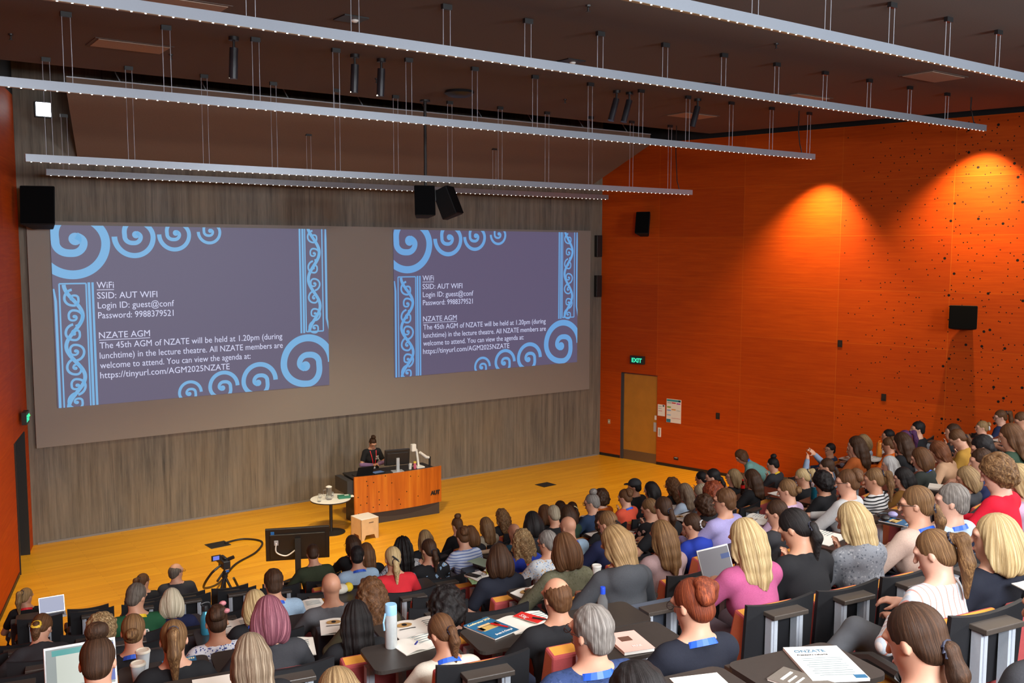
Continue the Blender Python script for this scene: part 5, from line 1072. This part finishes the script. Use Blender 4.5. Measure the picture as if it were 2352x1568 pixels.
blue=plain('booklet_blue',(.02,.12,.24),.45,var=.5,scale=6); brn=plain('booklet_brown',(.12,.05,.03),.6)
def conference_book(lab,loc,rz):
    t=book(lab,loc,rz,.21,.297,.012,blue,'conference_booklet',(('cover_shape',0,.01,.15,.06,plain('booklet_ochre',(.5,.33,.10),.6)),('cover_shape',-.01,.05,.10,.03,plain('booklet_sand',(.62,.42,.2),.6)),('cover_shape',.06,.02,.05,.05,brn),('cover_shape',-.07,.015,.04,.05,brn)))
    link('title',text_mesh('Conference 2025',.03,plain('title_cream',(.8,.68,.4),.6),.002,'CENTER',.19),t,(0,.105,.014)); link('subtitle',text_mesh('Break & Change',.026,WHT,.002,'CENTER',.14),t,(.01,-.115,.014)); return t
lapA=NT('laptop_mail_screen'); sp=lapA.n('ShaderNodeSeparateXYZ'); lapA.t.links.new(lapA.coord(),sp.inputs[0]); e_=lapA.mix(lapA.math('MULTIPLY',lapA.math('GREATER_THAN',sp.outputs[0],.06),lapA.math('LESS_THAN',lapA.math('ABSOLUTE',lapA.math('SUBTRACT',sp.outputs[2],.14)),.018)),(.34,.31,.34),(.05,.12,.45)); lapA.t.links.new(e_,lapA.b.inputs['Emission Color']); lapA.b.inputs['Emission Strength'].default_value=.5; lapA.base((.01,.01,.01))
lapB=emit('laptop_teal_screen',(.30,.34,.33),.9); lapC=emit('laptop_pale_screen',(.42,.45,.62),.8)
USED={}
def put(n,k,x,y):
    c=[s for s in SEATS if s[0]==k and s[2]==True]; c.sort(key=lambda s:abs(s[1]-x)); s=c[0]; sx=s[1]; sy=YB[k]+bend(sx); a=face(sx)
    dx,dy=x-sx,y-sy; lx=dx*math.cos(a)-dy*math.sin(a); ly=dx*math.sin(a)+dy*math.cos(a)
    lx=max(-.06,min(.30,lx)); ly=max(-.34,min(-.12,ly)); s[4]+=1
    return (sx+lx*math.cos(a)+ly*math.sin(a), sy-lx*math.sin(a)+ly*math.cos(a), FZ(k)+1.0575), -a
for n,k,x,y in ITEMS:
    if min(abs(s[1]-x) for s in SEATS if s[0]==k and s[2]==True)>.6: continue
    L_,a=put(n,k,x,y)
    if n=='steel':
        t=bottle('pale steel bottle with light blue lid on an open tablet',L_,.27,.037,plain('pale_steel',(.52,.55,.55),.35,.3),plain('sky_lid',(.25,.47,.66),.5)); link('strap',MB().tube([(-.037,0,.22),(-.055,-.01,.17),(-.05,-.01,.12)],.006,6).mesh('strap',plain('sky_lid',(.25,.47,.66),.5)),t)
    elif n=='notebookw': programme('open lined notebook under the writing hand of low brown ponytail',L_,a+.2,False,.14,.2); pen('dark blue pen held over the open lined notebook',(L_[0]-.02,L_[1]-.03,L_[2]+.03),a+2.2,plain('pen_blue',(.02,.03,.35),.4),-.9)
    elif n=='booklet': conference_book('blue conference booklet with ochre picture on the tablet beside red leaflet',L_,a+.35); pen('red pen lying on the blue conference booklet',(L_[0]+.02,L_[1]+.03,L_[2]+.018),a-.9,plain('pen_red',(.5,.01,.01),.4))
    elif n=='folder':
        programme('white paper bundle under a red leaflet in the centre',L_,a+.1,False,.17,.26); t=book('red leaflet with white print on the white paper bundle',(L_[0]+.03,L_[1]+.02,L_[2]+.018),a+.5,.10,.20,.004,plain('leaflet_red',(.62,.025,.02),.5),'leaflet',()); link('print',text_mesh('365',.05,WHT,.001,'CENTER'),t,(0,.03,.006),(0,0,1.2)); pen('black pen across the red leaflet',(L_[0]+.03,L_[1]-.01,L_[2]+.025),a-.8,BLK)
    elif n=='pinkbook': t=book('pale pink notebook with dark picture on an open tablet',L_,a-.1,.18,.25,.022,plain('pink_cover',(.68,.42,.36),.7,var=.03),'notebook',(('picture',-.01,.03,.065,.055,brn),)); link('lettering',text_mesh('MAK',.026,WHT,.001,'CENTER'),t,(.01,-.08,.024))
    elif n=='programmeE':
        t=thing('programme','open programme page headed NZATE at lower right','programme',L_,a-.35); link('pages',MB().box((.0,.02,.006),(.24,.32,.012)).mesh('pg',WHT),t,(0,0,0)); link('heading',text_mesh('ONZATE',.034,plain('ink_teal',(.03,.12,.2),.6),.002,'LEFT'),t,(-.09,.12,.0125)); link('subheading',text_mesh("President's welcome",.016,BLK,.002,'LEFT'),t,(-.09,.09,.0125))
        for i in range(9): link('text_line',MB().box((.0,.06-.02*i,.0125),(.17-.03*(i%3==2),.004,.002)).mesh('tx',plain('print_grey',(.4,.38,.35),.8)),t,(0,0,0))
        link('corner_band',MB().box((.09,-.12,.0125),(.05,.03,.002)).mesh('cbnd',blue),t,(0,0,0))
    elif n=='greybook': t=book('grey-brown glossy booklet with white lines beside the NZATE page',(L_[0]-.06,L_[1]-.06,L_[2]),a+.4,.15,.22,.01,plain('glossy_grey',(.16,.14,.12),.25),'booklet',(('title_line',0,.06,.09,.012,PAPER),('title_line',-.01,.03,.07,.008,PAPER),('title_line',-.01,0,.08,.008,PAPER)))
    elif n=='progR': programme('open programme with a green pen at the right edge',L_,a-.3); pen('green pen on the programme at the right edge',(L_[0]-.06,L_[1]+.06,L_[2]+.02),a-.5,plain('pen_green',(.01,.35,.16),.4))
    elif n=='phoneR': phone('black phone at the right edge beside the green pen',(L_[0]+.03,L_[1]+.04,L_[2]+.02),a+1.2)
    elif n=='laptopP': laptop('silver laptop showing a mail list before the pink top',(L_[0],L_[1]+.02,L_[2]),a+.12,lapA.m,.32,.22,112)
    elif n=='cupC': cup('white paper cup left of the hooded blonde person',L_,.12,.043)
    elif n=='pinkpaper': sheet('pale pink folder before the person in dark grey hoodie',(L_[0]+.06,L_[1]-.06,L_[2]),a+.3,.22,.3,plain('pale_pink_card',(.7,.47,.46),.8,var=.03),'folder','folder',.008)
    elif n=='phoneC': phone('black phone behind the pale pink folder',(L_[0]+.05,L_[1]+.06,L_[2]+.012),a+1.0)
    elif n=='waterb': bottle('clear water bottle with blue sports cap behind navy knit',L_,.24,.034,glass('pet_clear',(.85,.9,.93),.05),plain('cap_blue',(.015,.06,.5),.4),style='neck')
    elif n=='cuplime': cup('white paper cup with lime patch beside the glasses on notebook',L_,.12,.042,sleeve=plain('lime_patch',(.45,.6,.05),.6))
    elif n=='glassesbook':
        t=book('white spiral notebook carrying folded glasses beside floral blouse',L_,a+.2,.21,.28,.02,WHT,'notebook',()); 
        g_=link('reading_glasses',GLS,None,(L_[0]+.04,L_[1]-.12,L_[2]+.035),(0,0,a-.3)); tag(g_,'dark-framed reading glasses on the white spiral notebook','glasses'); phone('dark phone on the white spiral notebook',(L_[0]-.05,L_[1]+.05,L_[2]+.022),a+.5)
    elif n=='brochure': sheet('white and green brochure left of the spiral notebook',(L_[0]-.06,L_[1]-.04,L_[2]),a-.2,.12,.2,plain('green_print',(.25,.4,.2),.6,var=.9,scale=30),'brochure','brochure',.01)
    elif n=='redbook': t=book('bright red and white book with a pen on it',L_,a+.25,.19,.26,.015,plain('book_red',(.7,.04,.015),.5),'book',(('white_band',.04,-.09,.1,.03,WHT),)); pen('purple pen on the bright red book',(L_[0]+.01,L_[1]+.01,L_[2]+.018),a-.4,plain('pen_purple',(.15,.05,.3),.4))
    elif n.startswith('prog'): programme({'prog700':'open programme in front of the bald person in grey','prog740':'open programme right of the pink-haired person','prog530':'open programme with oval picture beside the pink hair clips','prog1725':'open programme right of the lavender shirt','prog1890':'open programme above the phone of grey marl hoodie','prog780':'open notes before the light blue shirt near the stage','prog2000':'open programme beside the tall orange bottle','prog1990':'open programme left of the headphones'}[n],L_,a+rnd.uniform(-.25,.25))
    elif n in('paper490','paper1925','papertue','lined','book2160'):
        sheet({'paper490':'cream paper sheet left of the pink hair clips','paper1925':'white paper sheet left of the peach top','papertue':'white paper with handwriting beside the green case','lined':'handwritten lined sheet beside raised pen hand','book2160':'open white book right of the two coffee cups'}[n],L_,a+rnd.uniform(-.3,.3),.22,.28,None,'paper','paper',.003 if n!='book2160' else .02)
    elif n=='bluebottle': t=bottle('metallic blue flask with black loop lid behind the ponytail',L_,.24,.045,plain('metal_blue',(.05,.30,.45),.3,.5),BLK,style='neck'); link('loop',MB().tube(curve([(-.02,0,.235),(-.03,0,.26),(.03,0,.26),(.045,0,.2)]),.008,6).mesh('loop',BLK),t)
    elif n in('cup1','cup2'): cup('grey-white takeaway cup with cream lid, '+('the farther of the stacked-looking pair' if n=='cup1' else 'the nearer of the pair at the bottom edge'),L_,.125,.045,plain('cup_grey',(.55,.58,.6),.6,var=.02),plain('lid_cream',(.72,.66,.55),.5,var=.03))
    elif n in('blueb','blueb2','blueb3'): conference_book({'blueb':'blue conference booklet beside the long brown ponytail','blueb2':'blue conference booklet under the dark headphones','blueb3':'blue conference booklet near the stage beside chestnut hair'}[n],L_,a+rnd.uniform(-.2,.4))
    elif n=='laptopB':
        t,s=laptop('open silver laptop with teal window in front of the big bun',L_,a+.05,lapB,.36,.25,108); link('window',MB().box((-.02,-.0075,.12),(.2,.001,.16)).mesh('win',emit('win_white',(.62,.66,.58),.9)),s); link('title_bar',MB().box((-.02,-.0075,.215),(.24,.001,.03)).mesh('wint',emit('win_teal',(.05,.35,.33),.9)),s); link('wallpaper_strip',MB().box((.155,-.0075,.125),(.03,.001,.2)).mesh('wins',emit('wall_blue',(.02,.06,.4),.9)),s)
    elif n=='laptopF': laptop('laptop with pale screen standing before the front-left seats',L_,a+.1,lapC,.32,.22,110)
    elif n=='head':
        t=thing('headphones','dark over-ear headphones with lilac cup on a tablet','headphones',(L_[0],L_[1],L_[2]+.016),a); link('headband',MB().tube([(.09*math.cos(q),.09*math.sin(q),.03) for q in [math.pi*i/12 for i in range(13)]],.012,8).mesh('hb',BLK,True),t); link('ear_cup',MB().ball((-.09,-.02,.03),(.045,.05,.03),12).mesh('ec',BLK,True),t); link('ear_cup',MB().ball((.09,-.02,.03),(.045,.05,.03),12).mesh('ec2',plain('lilac_pad',(.30,.28,.5),.6),True),t)
    elif n=='mug': bottle('white travel cup with black piano-key pattern',L_,.16,.042,m_fabric('piano',(.75,.74,.7),'stripeV',(.02,.02,.02)),BLK,'travel_cup',cat='cup')
    elif n=='teal': bottle('tall teal metal tumbler',L_,.21,.040,plain('teal_metal',(.01,.13,.20),.3,.5),ALU,'tumbler',cat='cup')
    elif n=='cupw': cup('white takeaway cup beside a brown one, right block',L_,.13,.045)
    elif n=='cupb': cup('tan ribbed coffee cup behind the white cup, right block',(L_[0]+.05,L_[1]+.07,L_[2]),.14,.046,plain('tan_cup',(.48,.33,.2),.6),WHT)
    elif n=='orange': t=bottle('tall orange bottle with a loop handle by the wall side',L_,.25,.045,plain('orange_metal',(.75,.27,.03),.4),plain('orange_cap',(.7,.22,.02),.4)); link('loop',MB().tube([(-.03,0,.24),(-.02,0,.28),(.02,0,.28),(.03,0,.24)],.008,6).mesh('loopo',plain('orange_cap',(.7,.22,.02),.4)),t)
    elif n=='greencase': o=link('pencil_case',MB().ball((0,0,.03),(.12,.05,.035),16).mesh('gcase',plain('bright_green',(.04,.40,.13),.5),True),None,L_,(0,0,a+.2)); tag(o,'bright green oblong case on a tablet','case')
    elif n=='cola': t=bottle('cola bottle with red label and cap',L_,.24,.032,plain('cola_dark',(.015,.006,.004),.12),plain('cola_red',(.55,.01,.01),.4),style='cola'); link('label',MB().lathe([(.033,.10),(.033,.15)],n=20).mesh('clab',plain('cola_red',(.55,.01,.01),.4),True),t)
    elif n=='plush': t=thing('beanie','yellow and white knitted beanie on a tablet','hat',L_,a); link('white_part',MB().ball((-.03,0,.05),(.09,.07,.055),14).mesh('bw',plain('knit_white',(.6,.57,.48),.9),True),t); link('yellow_part',MB().ball((.06,.01,.055),(.05,.062,.05),14).mesh('by',plain('knit_yellow',(.7,.5,.03),.9),True),t)
    elif n=='purple': bottle('translucent purple bottle beside the balding head',L_,.25,.037,plain('violet_plastic',(.27,.16,.42),.2),plain('violet_cap',(.36,.22,.52),.4))
    elif n=='pencase': o=link('pencil_case',MB().tube([(-.1,0,.03),(.1,0,.03)],[.028,.032],12).mesh('pcs',[plain('pink_olive_case',(.45,.30,.2),.8,var=.5,scale=8)],True),None,L_,(0,0,a-.2)); tag(o,'slim pink and olive pencil case near the stage','case')
    elif n=='greenf': sheet('sage green folder near the stage, left of striped shirt',L_,a+.2,.22,.31,plain('sage_card',(.30,.40,.30),.8,var=.03),'folder','folder',.006)
# plain sheets in front of the other people who are writing
for k in range(13):
    for bx,by,lab,arms,t in ROWP.get(k+1,[]):
        c=[s for s in SEATS if s[0]==k and s[2]==True]
        if not c or arms not in('W','CL'): continue
        s=min(c,key=lambda s:abs(s[1]-bx))
        if abs(s[1]-bx)<.32 and s[4]==0:
            s[4]=1; L_,a=put('',k,bx+rnd.uniform(-.05,.05),YB[k]+bend(bx)-.24); lb='white paper before '+lab
            if int(bx*100)%3==0: programme(' '.join(('open programme before '+lab).split()[:15]),L_,a+rnd.uniform(-.3,.3))
            else: sheet(' '.join(lb.split()[:15]),L_,a+rnd.uniform(-.4,.4),.21,.297,None,'paper','paper',.003,'papers on the tablets')

# bags
t=thing('backpack','lilac and beige backpack standing beside the copper-red hair','bag',(3.62,3.42,FZ(11)+.62),.3)
lil=plain('lilac_canvas',(.42,.38,.52),.8); bei=plain('beige_canvas',(.48,.40,.31),.8)
link('main_bag',vmesh('bag',[('e',A3(0,0,.02),(.15,.09,.20),None,.02),('c',A3(-.08,0,-.14),A3(.08,0,-.14),.09,.09,.05)],.012,lil),t); link('front_pocket',vmesh('pocket',[('e',A3(.03,-.07,-.05),(.11,.05,.10),None,.02)],.012,bei),t)
link('strap',MB().tube(curve([(-.10,-.02,.16),(-.18,-.06,.05),(-.17,-.04,-.12)]),.016,6).mesh('strap',lil,True),t); link('zip',MB().tube(curve([(-.09,-.075,.1),(0,-.10,.13),(.09,-.075,.1)]),.005,5).mesh('zip',CHR),t)
t=thing('tote_bag','black cloth bag hanging by straps below the right-edge tablet','bag',(5.28,2.42,FZ(12)+.46),.2)
bc=plain('black_cloth',(.016,.017,.02),.95); link('bag_body',vmesh('tote',[('c',A3(-.13,0,-.05),A3(.13,0,-.05),.07,.07,.03),('c',A3(-.14,0,-.28),A3(.14,0,-.28),.085,.085,.05),('e',A3(0,0,-.16),(.18,.08,.18),None,.04)],.012,bc),t)
for x in(-.07,.09): link('strap',MB().tube(curve([(x-.05,0,0),(x-.02,.01,.28),(x+.02,.01,.50)]),.014,6).mesh('tstrap',bc,True),t)
